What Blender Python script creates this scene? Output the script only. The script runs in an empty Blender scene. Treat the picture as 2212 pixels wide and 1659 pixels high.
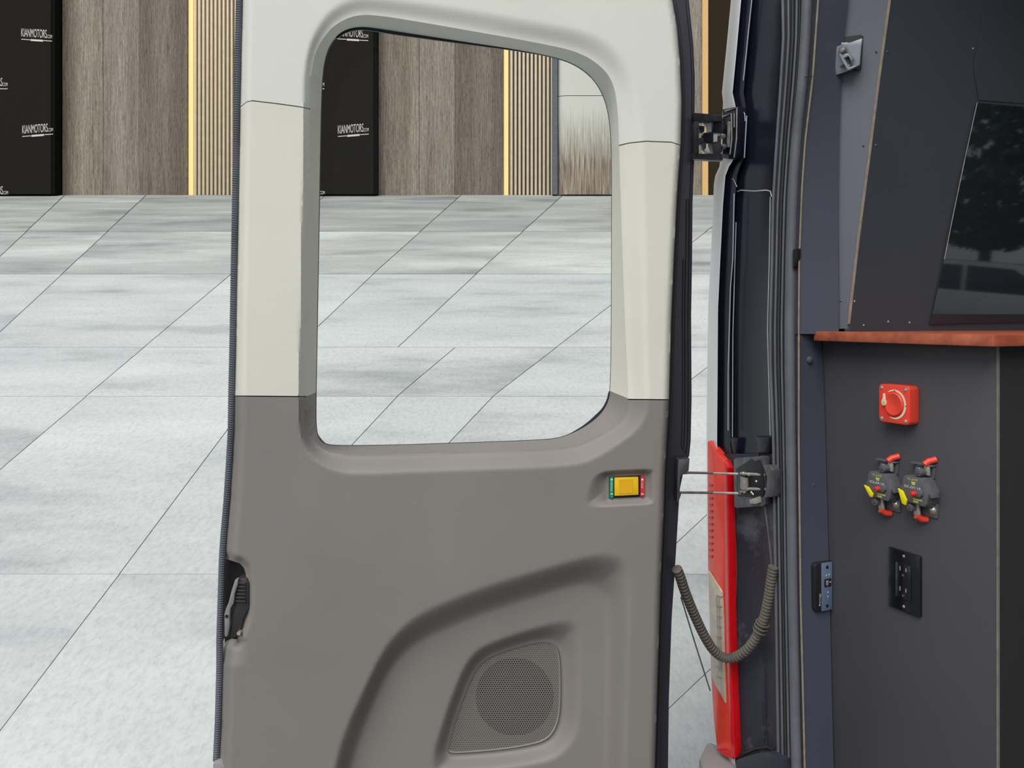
import bpy, bmesh, math, random
import numpy as np
from mathutils import Vector, Matrix
from mathutils.geometry import delaunay_2d_cdt

random.seed(7)
scene = bpy.context.scene
COL = scene.collection

# ------------------------------------------------------------------ camera
F, CX, HZ, CAMZ = 1700.0, 1106.0, 690.0, 1.5
cam_d = bpy.data.cameras.new('camera')
cam_d.sensor_width = 36.0
cam_d.lens = 36.0 * F / 2212.0
cam_d.shift_y = -(829.5 - HZ) / 2212.0
cam_d.clip_start = 0.02
cam_d.clip_end = 300
cam = bpy.data.objects.new('camera', cam_d)
cam.location = (0, 0, CAMZ)
cam.rotation_euler = (math.pi / 2, 0, 0)
COL.objects.link(cam)
scene.camera = cam

# ------------------------------------------------------------------ world, sun, exposure
w = bpy.data.worlds.new('overcast_sky')
scene.world = w
w.use_nodes = True
bg = w.node_tree.nodes['Background']
bg.inputs[0].default_value = (0.90, 0.95, 1.0, 1)
bg.inputs[1].default_value = 0.60
sun_d = bpy.data.lights.new('sun', 'SUN')
sun_d.energy = 2.5
sun_d.angle = math.radians(45)
sun_d.color = (1.0, 0.975, 0.94)
sun = bpy.data.objects.new('sun', sun_d)
sun.rotation_euler = Vector((0.38, 0.78, -1.0)).to_track_quat('-Z', 'Y').to_euler()
COL.objects.link(sun)
scene.view_settings.view_transform = 'Standard'
scene.view_settings.look = 'None'
scene.view_settings.exposure = 0.0
scene.view_settings.gamma = 1.0
scene.view_settings.use_curve_mapping = False

# ------------------------------------------------------------------ frames
def P(u, v, Y):
    return Vector(((u - CX) / F * Y, Y, CAMZ - (v - HZ) / F * Y))

def ray_plane(u, v, pt, nrm):
    d = Vector(((u - CX) / F, 1.0, -(v - HZ) / F))
    o = Vector((0, 0, CAMZ))
    t = (pt - o).dot(nrm) / d.dot(nrm)
    return o + d * t

TH = math.radians(67)
R = Vector((math.cos(TH), -math.sin(TH), 0))       # along the van's rear, towards its other side
N = Vector((math.sin(TH), math.cos(TH), 0))        # into the van
Z = Vector((0, 0, 1))
O = Vector((0.5125, 1.8, 0))

def VP(u, v, b=0.0):                               # a point on the van's rear plane set in by b
    return ray_plane(u, v, O + N * b, N)

def AB(a, b, z):
    return O + R * a + N * b + Z * z

def ab_of(p):
    d = p - O
    return d.dot(R), d.dot(N)

def lerp(tab, x):
    return float(np.interp(x, [t[0] for t in tab], [t[1] for t in tab]))

# ------------------------------------------------------------------ materials
def s2l(c):
    c = c / 255.0
    return c / 12.92 if c <= 0.04045 else ((c + 0.055) / 1.055) ** 2.4

def rgb(r, g, b, k=1.0):
    return (s2l(r) * k, s2l(g) * k, s2l(b) * k, 1)

class NT:
    def __init__(self, name):
        self.m = bpy.data.materials.new(name)
        self.m.use_nodes = True
        self.t = self.m.node_tree
        self.b = self.t.nodes['Principled BSDF']
    def n(self, typ, **kw):
        nd = self.t.nodes.new(typ)
        for k, v in kw.items():
            setattr(nd, k, v)
        return nd
    def l(self, a, b):
        self.t.links.new(a, b)
    def coord(self, kind='Object', scale=(1, 1, 1), rot=(0, 0, 0)):
        tc = self.n('ShaderNodeTexCoord')
        mp = self.n('ShaderNodeMapping')
        mp.inputs['Scale'].default_value = scale
        mp.inputs['Rotation'].default_value = rot
        self.l(tc.outputs[kind], mp.inputs['Vector'])
        return mp.outputs[0]
    def noise(self, vec, scale, detail=4, rough=0.55):
        nd = self.n('ShaderNodeTexNoise')
        nd.inputs['Scale'].default_value = scale
        nd.inputs['Detail'].default_value = detail
        nd.inputs['Roughness'].default_value = rough
        self.l(vec, nd.inputs['Vector'])
        return nd.outputs['Fac']
    def ramp(self, fac, stops):
        r = self.n('ShaderNodeValToRGB')
        e = r.color_ramp.elements
        e[0].position, e[0].color = stops[0]
        e[1].position, e[1].color = stops[-1]
        for p, c in stops[1:-1]:
            x = e.new(p)
            x.color = c
        self.l(fac, r.inputs[0])
        return r.outputs[0]
    def mix(self, fac, a, b, mode='MIX'):
        m = self.n('ShaderNodeMix', data_type='RGBA', blend_type=mode)
        for sock, val in ((m.inputs[0], fac), (m.inputs[6], a), (m.inputs[7], b)):
            if hasattr(val, 'is_output'):
                self.l(val, sock)
            else:
                sock.default_value = val
        return m.outputs[2]
    def math(self, op, a, b=None, c=None):
        m = self.n('ShaderNodeMath', operation=op)
        for i, val in enumerate((a, b, c)):
            if val is None:
                continue
            if hasattr(val, 'is_output'):
                self.l(val, m.inputs[i])
            else:
                m.inputs[i].default_value = val
        return m.outputs[0]
    def bump(self, h, strength, dist=0.002):
        bp = self.n('ShaderNodeBump')
        bp.inputs['Strength'].default_value = strength
        bp.inputs['Distance'].default_value = dist
        self.l(h, bp.inputs['Height'])
        self.l(bp.outputs[0], self.b.inputs['Normal'])

def plain(name, col, rough=0.5, metal=0.0, var=0.08, scale=30, bump=0.0, coat=0.0, spec=0.5, bscale=None):
    k = NT(name)
    vec = k.coord()
    f = k.noise(vec, scale)
    lo = tuple(c * (1 - var) for c in col[:3]) + (1,)
    hi = tuple(min(1, c * (1 + var)) for c in col[:3]) + (1,)
    k.l(k.ramp(f, [(0.3, lo), (0.7, hi)]), k.b.inputs['Base Color'])
    k.b.inputs['Roughness'].default_value = rough
    k.b.inputs['Metallic'].default_value = metal
    k.b.inputs['Specular IOR Level'].default_value = spec
    k.b.inputs['Coat Weight'].default_value = coat
    k.b.inputs['Coat Roughness'].default_value = 0.05
    if bump:
        k.bump(k.noise(vec, bscale or 900, 2), bump, 0.001)
    return k.m

def scuffed(name, col, rough, dust, amount, scale=9.0, bump=0.15, thr=0.62, spec=0.4):
    k = NT(name)
    vec = k.coord()
    big = k.noise(vec, 3.0, 3)
    base = k.ramp(big, [(0.3, tuple(c * 0.94 for c in col[:3]) + (1,)), (0.7, tuple(c * 1.05 for c in col[:3]) + (1,))])
    marks = k.noise(vec, scale, 8, 0.75)
    fac = k.ramp(marks, [(thr, (0, 0, 0, 1)), (thr + 0.12, (amount,) * 3 + (1,))])
    k.l(k.mix(fac, base, dust), k.b.inputs['Base Color'])
    k.b.inputs['Roughness'].default_value = rough
    k.b.inputs['Specular IOR Level'].default_value = spec
    k.bump(k.noise(vec, 1100, 2), bump, 0.0006)
    return k.m

M = {}
M['trim_upper'] = plain('pale_grey_green_plastic', rgb(226, 227, 218), 0.62, var=0.025, scale=4, bump=0.06)
M['trim_mid'] = plain('pale_beige_plastic', rgb(224, 223, 210), 0.62, var=0.03, scale=4, bump=0.06)
M['trim_low'] = scuffed('taupe_grey_plastic', rgb(136, 131, 127), 0.55, rgb(170, 163, 156), 0.3, scale=7.0, thr=0.635)
M['shell'] = plain('satin_black_paint', rgb(52, 51, 62), 0.34, var=0.1, scale=5)
M['rubber'] = plain('black_rubber', rgb(52, 53, 56), 0.6, var=0.12, scale=40)
M['rubber_blue'] = plain('blue_grey_rubber', rgb(92, 97, 106), 0.55, var=0.18, scale=14)
M['seal_grey'] = plain('dusty_grey_rubber', rgb(98, 100, 108), 0.5, var=0.15, scale=18)
M['gloss'] = plain('gloss_black_paint', rgb(26, 28, 42), 0.22, var=0.15, scale=3, spec=0.4)
M['strip_reflection'] = plain('painted_sky_reflection', rgb(238, 240, 242), 0.34, metal=0.5, var=0.05, scale=3)  # gloss black corner strip: its bright sky reflection is put into the colour
M['crease'] = plain('crease_highlight', rgb(176, 180, 192), 0.25, var=0.1, scale=20)  # highlights along the black jamb's creases, painted as a pale colour
M['pillar_plastic'] = scuffed('dusty_dark_plastic', rgb(50, 53, 63), 0.45, rgb(112, 116, 126), 0.6, scale=5.0, thr=0.56)
M['steel'] = plain('worn_steel', rgb(166, 162, 156), 0.42, metal=0.3, var=0.22, scale=60)
M['darksteel'] = plain('grimy_dark_steel', rgb(96, 96, 100), 0.45, metal=0.4, var=0.3, scale=45)
M['white'] = plain('blown_out_white', rgb(250, 250, 250), 0.4, var=0.02)  # flat white for overexposed background showing through the upper hinge
M['white_print'] = plain('white_print', rgb(232, 232, 228), 0.6, var=0.03)
M['lens_red'] = plain('red_lens', rgb(255, 66, 44), 0.2, var=0.10, scale=50, coat=0.6)
M['lens_red_dark'] = plain('deep_red_lens', rgb(214, 14, 26), 0.15, var=0.08, scale=50, coat=0.6)
M['lens_clear'] = plain('clear_lens', rgb(205, 192, 172), 0.18, var=0.12, scale=40, coat=0.6)
M['bumper'] = plain('grey_bumper_plastic', rgb(150, 146, 146), 0.6, var=0.06, scale=12, bump=0.1)
M['slate'] = scuffed('slate_lining', rgb(72, 76, 90), 0.6, rgb(104, 106, 112), 0.3, scale=7, thr=0.66)
M['slate_light'] = scuffed('pale_slate_lining', rgb(100, 104, 114), 0.6, rgb(130, 130, 136), 0.3, scale=7, thr=0.68)
M['panel_dark'] = scuffed('charcoal_lining', rgb(64, 69, 78), 0.42, rgb(100, 102, 106), 0.35, scale=8, thr=0.7, spec=0.5)
M['ply_edge'] = plain('bare_plywood_edge', rgb(142, 128, 114), 0.7, var=0.2, scale=60)
M['glass_dark'] = plain('dark_tinted_glass', rgb(36, 43, 50), 0.03, var=0.1, scale=3, spec=0.8)
M['charcoal'] = scuffed('charcoal_laminate', rgb(76, 76, 81), 0.5, rgb(150, 150, 150), 0.55, scale=26, thr=0.76)
M['charcoal_side'] = scuffed('charcoal_laminate_shaded', rgb(52, 52, 54), 0.6, rgb(120, 120, 120), 0.4, scale=26, thr=0.78)  # charcoal laminate again, with the shade on the cabinet front put into the colour
M['edge_band'] = plain('worn_edge_band', rgb(128, 126, 122), 0.6, var=0.15, scale=60)
M['black'] = plain('matt_black_plastic', rgb(30, 30, 33), 0.5, var=0.1)
M['black_gloss'] = plain('gloss_black_plastic', rgb(24, 26, 32), 0.18, var=0.1, coat=0.3)
M['breaker'] = plain('dark_grey_moulding', rgb(92, 92, 97), 0.5, var=0.1, scale=80)
M['red'] = plain('red_plastic', rgb(236, 70, 52), 0.42, var=0.04)
M['red_deep'] = plain('deep_red_plastic', rgb(215, 48, 50), 0.4, var=0.05)
M['cream'] = plain('cream_print', rgb(232, 222, 190), 0.5, var=0.06, scale=200)
M['yellow'] = plain('yellow_plastic', rgb(240, 222, 20), 0.4, var=0.04)
M['amber'] = plain('amber_yellow_plastic', rgb(246, 200, 30), 0.4, var=0.03)
M['amber_deep'] = plain('deep_amber_plastic', rgb(240, 180, 24), 0.45, var=0.03)
M['lime'] = plain('lime_print', rgb(196, 196, 90), 0.6, var=0.05)
M['green'] = plain('green_plastic', rgb(20, 150, 118), 0.4, var=0.06)
M['chrome'] = plain('bright_chrome', rgb(225, 220, 215), 0.22, metal=0.85, var=0.05)
M['brass'] = plain('tinned_lug', rgb(190, 180, 168), 0.4, metal=0.4, var=0.15, scale=120)
M['steel_blue'] = plain('anodised_blue_grey', rgb(112, 128, 158), 0.35, metal=0.2, var=0.05)
M['latch_metal'] = plain('satin_grey_metal', rgb(132, 138, 146), 0.4, metal=0.3, var=0.07, scale=40)
M['lever_black'] = plain('handle_black_plastic', rgb(58, 56, 56), 0.35, var=0.12, scale=60)
M['lever_grey'] = plain('handle_grey_plastic', rgb(140, 136, 134), 0.5, var=0.08, scale=60)
M['conduit'] = plain('dusty_conduit', rgb(100, 94, 86), 0.6, var=0.18, scale=60)
M['board'] = plain('black_backdrop_fabric', rgb(34, 32, 30), 0.9, var=0.12, scale=60, spec=0.1)
M['board_edge'] = plain('black_board_edge', rgb(16, 16, 15), 0.9, var=0.1, spec=0.1)
M['board_brown'] = plain('dark_brown_panel', rgb(50, 40, 28), 0.8, var=0.3, scale=40, spec=0.1)
M['lettering'] = plain('pale_lettering', rgb(214, 208, 198), 0.7, var=0.04)
M['slat'] = plain('pale_wood_slat', rgb(222, 206, 178), 0.5, var=0.08, scale=6)
M['slat_back'] = plain('slat_backing', rgb(122, 114, 104), 0.8, var=0.1)
M['gold'] = plain('golden_edge_trim', rgb(224, 184, 122), 0.5, var=0.06)
M['wall'] = plain('dark_wall_paint', rgb(70, 62, 54), 0.8, var=0.1)
M['tyre'] = plain('tyre_rubber', rgb(28, 28, 28), 0.8, var=0.1)
M['body_dark'] = plain('van_shell_paint', rgb(30, 31, 38), 0.2, var=0.1, scale=3, coat=0.4)

def wood_mat(name, dark, light, seed):
    k = NT(name)
    tc = k.n('ShaderNodeTexCoord')
    def layer(sx, sz, scale, det):
        mp = k.n('ShaderNodeMapping')
        mp.inputs['Scale'].default_value = (sx, 1, sz)
        mp.inputs['Location'].default_value = (seed * 3.1, 0, seed * 1.7)
        k.l(tc.outputs['Object'], mp.inputs[0])
        return k.noise(mp.outputs[0], scale, det, 0.65)
    fine = layer(9, 0.35, 4.0, 6)
    broad = layer(1.6, 0.06, 1.3, 3)
    fleck = layer(14, 1.6, 5.0, 5)
    s = k.math('ADD', k.math('MULTIPLY', fine, 0.55), k.math('MULTIPLY', fleck, 0.45))
    c1 = k.ramp(s, [(0.36, dark), (0.50, tuple((a + b) / 2 for a, b in zip(dark, light))), (0.64, light)])
    c2 = k.ramp(broad, [(0.35, (0.72, 0.69, 0.66, 1)), (0.65, (1.12, 1.12, 1.12, 1))])
    k.l(k.mix(1.0, c1, c2, 'MULTIPLY'), k.b.inputs['Base Color'])
    k.b.inputs['Roughness'].default_value = 0.65
    k.b.inputs['Specular IOR Level'].default_value = 0.2
    return k.m

WOOD = [wood_mat('grey_oak_a', rgb(92, 83, 74), rgb(182, 171, 156), 1),
        wood_mat('grey_oak_b', rgb(78, 70, 62), rgb(152, 141, 128), 2),
        wood_mat('grey_oak_c', rgb(94, 87, 78), rgb(174, 165, 151), 3)]

def stone_mat(name='pale_grey_stone', g=1.0):
    k = NT(name)
    tc = k.n('ShaderNodeTexCoord')
    oi = k.n('ShaderNodeObjectInfo')
    add = k.n('ShaderNodeVectorMath', operation='ADD')
    sc = k.n('ShaderNodeVectorMath', operation='SCALE')
    cmb = k.n('ShaderNodeCombineXYZ')
    for i in range(3):
        k.l(oi.outputs['Random'], cmb.inputs[i])
    k.l(cmb.outputs[0], sc.inputs[0])
    sc.inputs['Scale'].default_value = 37.0
    k.l(tc.outputs['Object'], add.inputs[0])
    k.l(sc.outputs[0], add.inputs[1])
    def layer(sx, sy, scale, det, r=0.6):
        mp = k.n('ShaderNodeMapping')
        mp.inputs['Scale'].default_value = (sx, sy, sy)
        k.l(add.outputs[0], mp.inputs[0])
        return k.noise(mp.outputs[0], scale, det, r)
    streak = layer(0.6, 1.7, 1.0, 6)
    cloud = layer(0.5, 0.8, 0.55, 4)
    speck = layer(1, 0.55, 42.0, 6, 0.75)
    c = k.ramp(k.math('ADD', k.math('MULTIPLY', streak, 0.6), k.math('MULTIPLY', cloud, 0.4)),
               [(0.34, rgb(160, 163, 165)), (0.48, rgb(198, 201, 200)), (0.64, rgb(212, 215, 213))])
    sp = k.ramp(speck, [(0.28, (0.78, 0.79, 0.79, 1)), (0.5, (0.97, 0.97, 0.97, 1)), (0.74, (1.08, 1.08, 1.07, 1))])
    c = k.mix(1.0, c, sp, 'MULTIPLY')
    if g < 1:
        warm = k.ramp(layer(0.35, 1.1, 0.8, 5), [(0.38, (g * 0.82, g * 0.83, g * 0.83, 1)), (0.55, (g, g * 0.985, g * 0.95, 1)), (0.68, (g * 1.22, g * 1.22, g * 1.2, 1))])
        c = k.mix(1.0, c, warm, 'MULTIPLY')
    tone = k.ramp(oi.outputs['Random'], [(0, (0.93, 0.94, 0.95, 1)), (1, (1.04, 1.04, 1.03, 1))])
    k.l(k.mix(1.0, c, tone, 'MULTIPLY'), k.b.inputs['Base Color'])
    k.b.inputs['Roughness'].default_value = 0.75
    k.b.inputs['Specular IOR Level'].default_value = 0.25
    return k.m
M['stone'] = stone_mat()
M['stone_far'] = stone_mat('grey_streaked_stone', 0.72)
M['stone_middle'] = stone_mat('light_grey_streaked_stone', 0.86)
M['grout'] = plain('grey_grout', rgb(132, 134, 134), 0.9, var=0.1)

def cherry_mat():
    k = NT('reddish_cherry_laminate')
    tc = k.n('ShaderNodeTexCoord')
    mp = k.n('ShaderNodeMapping')
    mp.inputs['Rotation'].default_value = (0, 0, TH - math.pi / 2)
    mp.inputs['Scale'].default_value = (1.2, 14, 14)
    k.l(tc.outputs['Object'], mp.inputs[0])
    f = k.noise(mp.outputs[0], 2.2, 6, 0.6)
    k.l(k.ramp(f, [(0.3, rgb(140, 68, 48)), (0.5, rgb(172, 90, 64)), (0.7, rgb(192, 108, 78))]), k.b.inputs['Base Color'])
    k.b.inputs['Roughness'].default_value = 0.4
    return k.m
M['cherry'] = cherry_mat()

def glass_mat():
    k = NT('clear_window_glass')
    k.t.nodes.remove(k.b)
    out = k.t.nodes['Material Output']
    tr = k.n('ShaderNodeBsdfTransparent')
    tr.inputs[0].default_value = (0.985, 0.99, 0.985, 1)
    gl = k.n('ShaderNodeBsdfGlossy')
    gl.inputs['Roughness'].default_value = 0.02
    fr = k.n('ShaderNodeFresnel')
    fr.inputs['IOR'].default_value = 1.12
    mx = k.n('ShaderNodeMixShader')
    k.l(fr.outputs[0], mx.inputs[0])
    k.l(tr.outputs[0], mx.inputs[1])
    k.l(gl.outputs[0], mx.inputs[2])
    k.l(mx.outputs[0], out.inputs[0])
    return k.m
M['glass'] = glass_mat()

def led_mat():
    k = NT('warm_led_strip')
    k.b.inputs['Base Color'].default_value = rgb(255, 214, 140)
    k.b.inputs['Emission Color'].default_value = rgb(255, 214, 150)
    k.b.inputs['Emission Strength'].default_value = 0.4
    return k.m
M['led'] = led_mat()

def grille_mat(center, rad):
    k = NT('perforated_grille_plastic')
    tc = k.n('ShaderNodeTexCoord')
    sep = k.n('ShaderNodeSeparateXYZ')
    k.l(tc.outputs['Object'], sep.inputs[0])
    px, pz = 0.0050, 0.0044                       # hole rows
    x, z = sep.outputs[0], sep.outputs[2]
    row = k.math('DIVIDE', z, pz)
    rid = k.math('FLOOR', row)
    odd = k.math('MULTIPLY', k.math('FLOORED_MODULO', rid, 2.0), 0.5)
    cx = k.math('ADD', k.math('DIVIDE', x, px), odd)
    fx = k.math('MULTIPLY', k.math('SUBTRACT', k.math('FRACT', cx), 0.5), px)
    fz = k.math('MULTIPLY', k.math('SUBTRACT', k.math('FRACT', row), 0.5), pz)
    d = k.math('SQRT', k.math('ADD', k.math('MULTIPLY', fx, fx), k.math('MULTIPLY', fz, fz)))
    hole = k.math('LESS_THAN', d, 0.00165)
    dx = k.math('SUBTRACT', x, center.x)
    dz = k.math('SUBTRACT', z, center.z)
    rr = k.math('SQRT', k.math('ADD', k.math('MULTIPLY', dx, dx), k.math('MULTIPLY', dz, dz)))
    inside = k.math('LESS_THAN', rr, rad)
    col = k.mix(inside, rgb(92, 88, 84), rgb(22, 22, 24))
    k.l(k.mix(hole, rgb(128, 124, 119), col), k.b.inputs['Base Color'])
    k.b.inputs['Roughness'].default_value = 0.5
    return k.m

# ------------------------------------------------------------------ mesh helpers
def link(name, me, mat, parent=None, label=None):
    o = bpy.data.objects.new(name, me)
    COL.objects.link(o)
    if mat is not None:
        me.materials.append(mat)
    if parent is not None:
        o.parent = parent
        if parent.get('_world'):
            o.matrix_parent_inverse = Matrix.Translation(-parent.location)
    if label:
        o['label'] = label
    return o

def mesh(name, verts, faces, mat, parent=None, smooth=35, bevel=0.0, label=None, segs=2):
    me = bpy.data.meshes.new(name)
    me.from_pydata([tuple(v) for v in verts], [], faces)
    bm = bmesh.new()
    bm.from_mesh(me)
    bmesh.ops.recalc_face_normals(bm, faces=bm.faces)
    if bevel:
        es = [e for e in bm.edges if len(e.link_faces) == 2 and e.calc_face_angle(0) > 0.5]
        bmesh.ops.bevel(bm, geom=es, offset=bevel, segments=segs, profile=0.5, affect='EDGES', clamp_overlap=True)
    bm.to_mesh(me)
    bm.free()
    if smooth:
        me.polygons.foreach_set('use_smooth', [True] * len(me.polygons))
        me.set_sharp_from_angle(angle=math.radians(smooth))
    return link(name, me, mat, parent, label)

class MB:                                          # several shapes of ONE part
    def __init__(self):
        self.v, self.f = [], []
    def add(self, verts, faces):
        k = len(self.v)
        self.v += [Vector(x) for x in verts]
        self.f += [tuple(i + k for i in f) for f in faces]
        return self
    def prism(self, pts, ext):
        return self.add(*prism_data(pts, ext))
    def box(self, c, ax, dims):
        return self.add(*box_data(c, ax, dims))
    def tube(self, *a, **k):
        return self.add(*tube_data(*a, **k))
    def cyl(self, *a, **k):
        return self.add(*cyl_data(*a, **k))
    def build(self, name, mat, parent=None, **k):
        return mesh(name, self.v, self.f, mat, parent, **k)

def prism_data(pts, ext):
    n = len(pts)
    v = [Vector(p) for p in pts] + [Vector(p) + Vector(ext) for p in pts]
    f = [tuple(range(n)), tuple(range(2 * n - 1, n - 1, -1))]
    f += [(i, (i + 1) % n, n + (i + 1) % n, n + i) for i in range(n)]
    return v, f

def box_data(c, ax, dims):
    c = Vector(c)
    ex, ey, ez = [Vector(a) * d / 2 for a, d in zip(ax, dims)]
    v = [c + ex * i + ey * j + ez * k for k in (-1, 1) for j in (-1, 1) for i in (-1, 1)]
    return v, [(0, 2, 3, 1), (4, 5, 7, 6), (0, 1, 5, 4), (2, 6, 7, 3), (0, 4, 6, 2), (1, 3, 7, 5)]

def frames_along(path):
    ts = []
    for i in range(len(path)):
        a, b = path[max(0, i - 1)], path[min(len(path) - 1, i + 1)]
        ts.append((b - a).normalized())
    ref = Vector((0, -1, 0.05)).normalized()
    out = []
    for t in ts:
        s = t.cross(ref)
        s.normalize()
        out.append((s, s.cross(t).normalized()))
    return out

def tube_data(path, rad, seg=10):
    path = [Vector(p) for p in path]
    fr = frames_along(path)
    v, f = [], []
    for i, p in enumerate(path):
        r = rad(i) if callable(rad) else rad
        for k in range(seg):
            a = 2 * math.pi * k / seg
            v.append(p + (fr[i][0] * math.cos(a) + fr[i][1] * math.sin(a)) * r)
    for i in range(len(path) - 1):
        for k in range(seg):
            f.append((i * seg + k, i * seg + (k + 1) % seg, (i + 1) * seg + (k + 1) % seg, (i + 1) * seg + k))
    f.append(tuple(range(seg)))
    m = (len(path) - 1) * seg
    f.append(tuple(m + k for k in range(seg)))
    return v, f

def cyl_data(c, axis, r, depth, seg=20, r2=None):
    c, axis = Vector(c), Vector(axis).normalized()
    s = axis.orthogonal().normalized()
    t = axis.cross(s)
    r2 = r if r2 is None else r2
    v = []
    for d, rr in ((0, r), (depth, r2)):
        for k in range(seg):
            a = 2 * math.pi * k / seg
            v.append(c + axis * d + (s * math.cos(a) + t * math.sin(a)) * rr)
    f = [tuple(range(seg)), tuple(range(2 * seg - 1, seg - 1, -1))]
    f += [(k, (k + 1) % seg, seg + (k + 1) % seg, seg + k) for k in range(seg)]
    return v, f

def dome_data(c, axis, r, h, seg=16, rings=4):
    c, axis = Vector(c), Vector(axis).normalized()
    s = axis.orthogonal().normalized()
    t = axis.cross(s)
    v, f = [], []
    for i in range(rings):
        a = math.pi / 2 * i / rings
        for k in range(seg):
            b = 2 * math.pi * k / seg
            v.append(c + axis * h * math.sin(a) + (s * math.cos(b) + t * math.sin(b)) * r * math.cos(a))
    v.append(c + axis * h)
    for i in range(rings - 1):
        for k in range(seg):
            f.append((i * seg + k, i * seg + (k + 1) % seg, (i + 1) * seg + (k + 1) % seg, (i + 1) * seg + k))
    for k in range(seg):
        f.append(((rings - 1) * seg + k, (rings - 1) * seg + (k + 1) % seg, rings * seg))
    f.append(tuple(range(seg)))
    return v, f

def loft_data(rows, closed=False):
    n = len(rows[0])
    v = [p for r in rows for p in r]
    f = []
    for i in range(len(rows) - 1):
        for k in range(n if closed else n - 1):
            f.append((i * n + k, i * n + (k + 1) % n, (i + 1) * n + (k + 1) % n, (i + 1) * n + k))
    return v, f

def thing(name, label, cat, loc, group=None, mat=None):
    o = bpy.data.objects.new(name, None)
    o.empty_display_size = 0.05
    COL.objects.link(o)
    if mat is not None:
        o.matrix_world = mat
    else:
        o.location = loc
        o['_world'] = 1
    if label:
        o['label'] = label
    if cat:
        o['category'] = cat
    if group:
        o['group'] = group
    return o

def chaikin(pts, it=3, closed=True):
    pts = [np.array(p, float) for p in pts]
    for _ in range(it):
        out = []
        n = len(pts)
        if not closed:
            out.append(pts[0])
        for i in range(n if closed else n - 1):
            a, b = pts[i], pts[(i + 1) % n]
            out += [a * 0.75 + b * 0.25, a * 0.25 + b * 0.75]
        if not closed:
            out.append(pts[-1])
        pts = out
    return np.array(pts)

def dist_poly(p, poly, closed=True):
    a = poly if closed else poly[:-1]
    b = np.roll(poly, -1, 0) if closed else poly[1:]
    best = np.full(len(p), 1e9)
    for i in range(len(a)):
        ab = b[i] - a[i]
        L = (ab ** 2).sum()
        if L < 1e-9:
            continue
        t = np.clip(((p - a[i]) @ ab) / L, 0, 1)
        q = a[i] + t[:, None] * ab
        best = np.minimum(best, ((p - q) ** 2).sum(1))
    return np.sqrt(best)

def inside(p, poly):
    x, y = p[:, 0], p[:, 1]
    r = np.zeros(len(p), bool)
    n = len(poly)
    j = n - 1
    for i in range(n):
        xi, yi = poly[i]
        xj, yj = poly[j]
        if yi != yj:
            c = ((yi > y) != (yj > y)) & (x < (xj - xi) * (y - yi) / (yj - yi) + xi)
            r ^= c
        j = i
    return r

def sstep(t):
    t = np.clip(t, 0, 1)
    return t * t * (3 - 2 * t)

def text_mesh(body, sx, sy, depth=0.0):
    c = bpy.data.curves.new('lettering', 'FONT')
    c.body = body
    c.align_x = 'LEFT'
    c.size = 1.0
    o = bpy.data.objects.new('lettering', c)
    COL.objects.link(o)
    dg = bpy.context.evaluated_depsgraph_get()
    me = bpy.data.meshes.new_from_object(o.evaluated_get(dg))
    bpy.data.objects.remove(o)
    xs = [v.co.x for v in me.vertices]
    ys = [v.co.y for v in me.vertices]
    x0, x1, y0, y1 = min(xs), max(xs), min(ys), max(ys)
    vv = [(((v.co.x - x0) / (x1 - x0)) * sx, ((v.co.y - y0) / (y1 - y0)) * sy) for v in me.vertices]
    ff = [tuple(p.vertices) for p in me.polygons]
    bpy.data.meshes.remove(me)
    return vv, ff

# ================================================================== SETTING: ground
K0, KS, DW = 2.5, None, 20.0
WALL_BASE = CAMZ + (HZ - 421) / F * DW
KS = WALL_BASE / (DW - K0)
GN = Vector((0, -KS, 1)).normalized()
GP = Vector((0, K0, 0))

def G(u, v):
    return ray_plane(u, v, GP, GN)

fl = mesh('floor', [Vector((-26, K0, -0.02)), Vector((26, K0, -0.02)), Vector((26, DW + 1, KS * (DW + 1 - K0) - 0.02)), Vector((-26, DW + 1, KS * (DW + 1 - K0) - 0.02)),
                    Vector((-26, K0, -0.3)), Vector((26, K0, -0.3)), Vector((26, DW + 1, -0.3)), Vector((-26, DW + 1, -0.3))],
          [(0, 1, 2, 3), (4, 7, 6, 5), (0, 4, 5, 1), (1, 5, 6, 2), (2, 6, 7, 3), (3, 7, 4, 0)], M['grout'], smooth=0)
fl['kind'] = 'structure'
ROWS = [(421, 592, [(-1300, -1490), (-850, -1040), (-470, -660), (-240, -430), (-45, -225), (140, -40), (316, 134), (703, 499), (996, 806), (1216, 1028), (1628, 1406), (2010, 1790), (2330, 2120), (2720, 2500), (3100, 2880)]),
        (592, 750, [(-1490, -1660), (-1040, -1210), (-660, -830), (-430, -600), (-225, -385), (-40, -205), (134, -35), (499, 311), (806, 640), (1028, 860), (1406, 1202), (1790, 1585), (2120, 1930), (2500, 2300), (2880, 2690)]),
        (750, 856, [(-1600, -1720), (-1150, -1270), (-600, -720), (-35, -145), (311, 186), (640, 545), (983, 858), (1202, 1065), (1585, 1445), (1930, 1800), (2300, 2150), (2690, 2560)]),
        (856, 1240, [(-1500, -1850), (-1000, -1350), (-520, -880), (-145, -500), (186, -265), (545, 258), (858, 500), (1065, 700), (1415, 1030), (1800, 1390), (2150, 1750), (2560, 2130)]),
        (1240, 1668, [(-1900, -2250), (-1400, -1750), (-900, -1250), (-265, -720), (258, -68), (1030, 580), (1390, 900), (1750, 1300), (2130, 1700)])]
v0, v1, js = ROWS.pop(0)
half = [(a, a + (b - a) * (500 - v0) / (v1 - v0), b) for a, b in js]
ROWS = [(v0, 500, [(a, m) for a, m, b in half]), (500, v1, [(m, b) for a, m, b in half])] + ROWS
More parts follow.
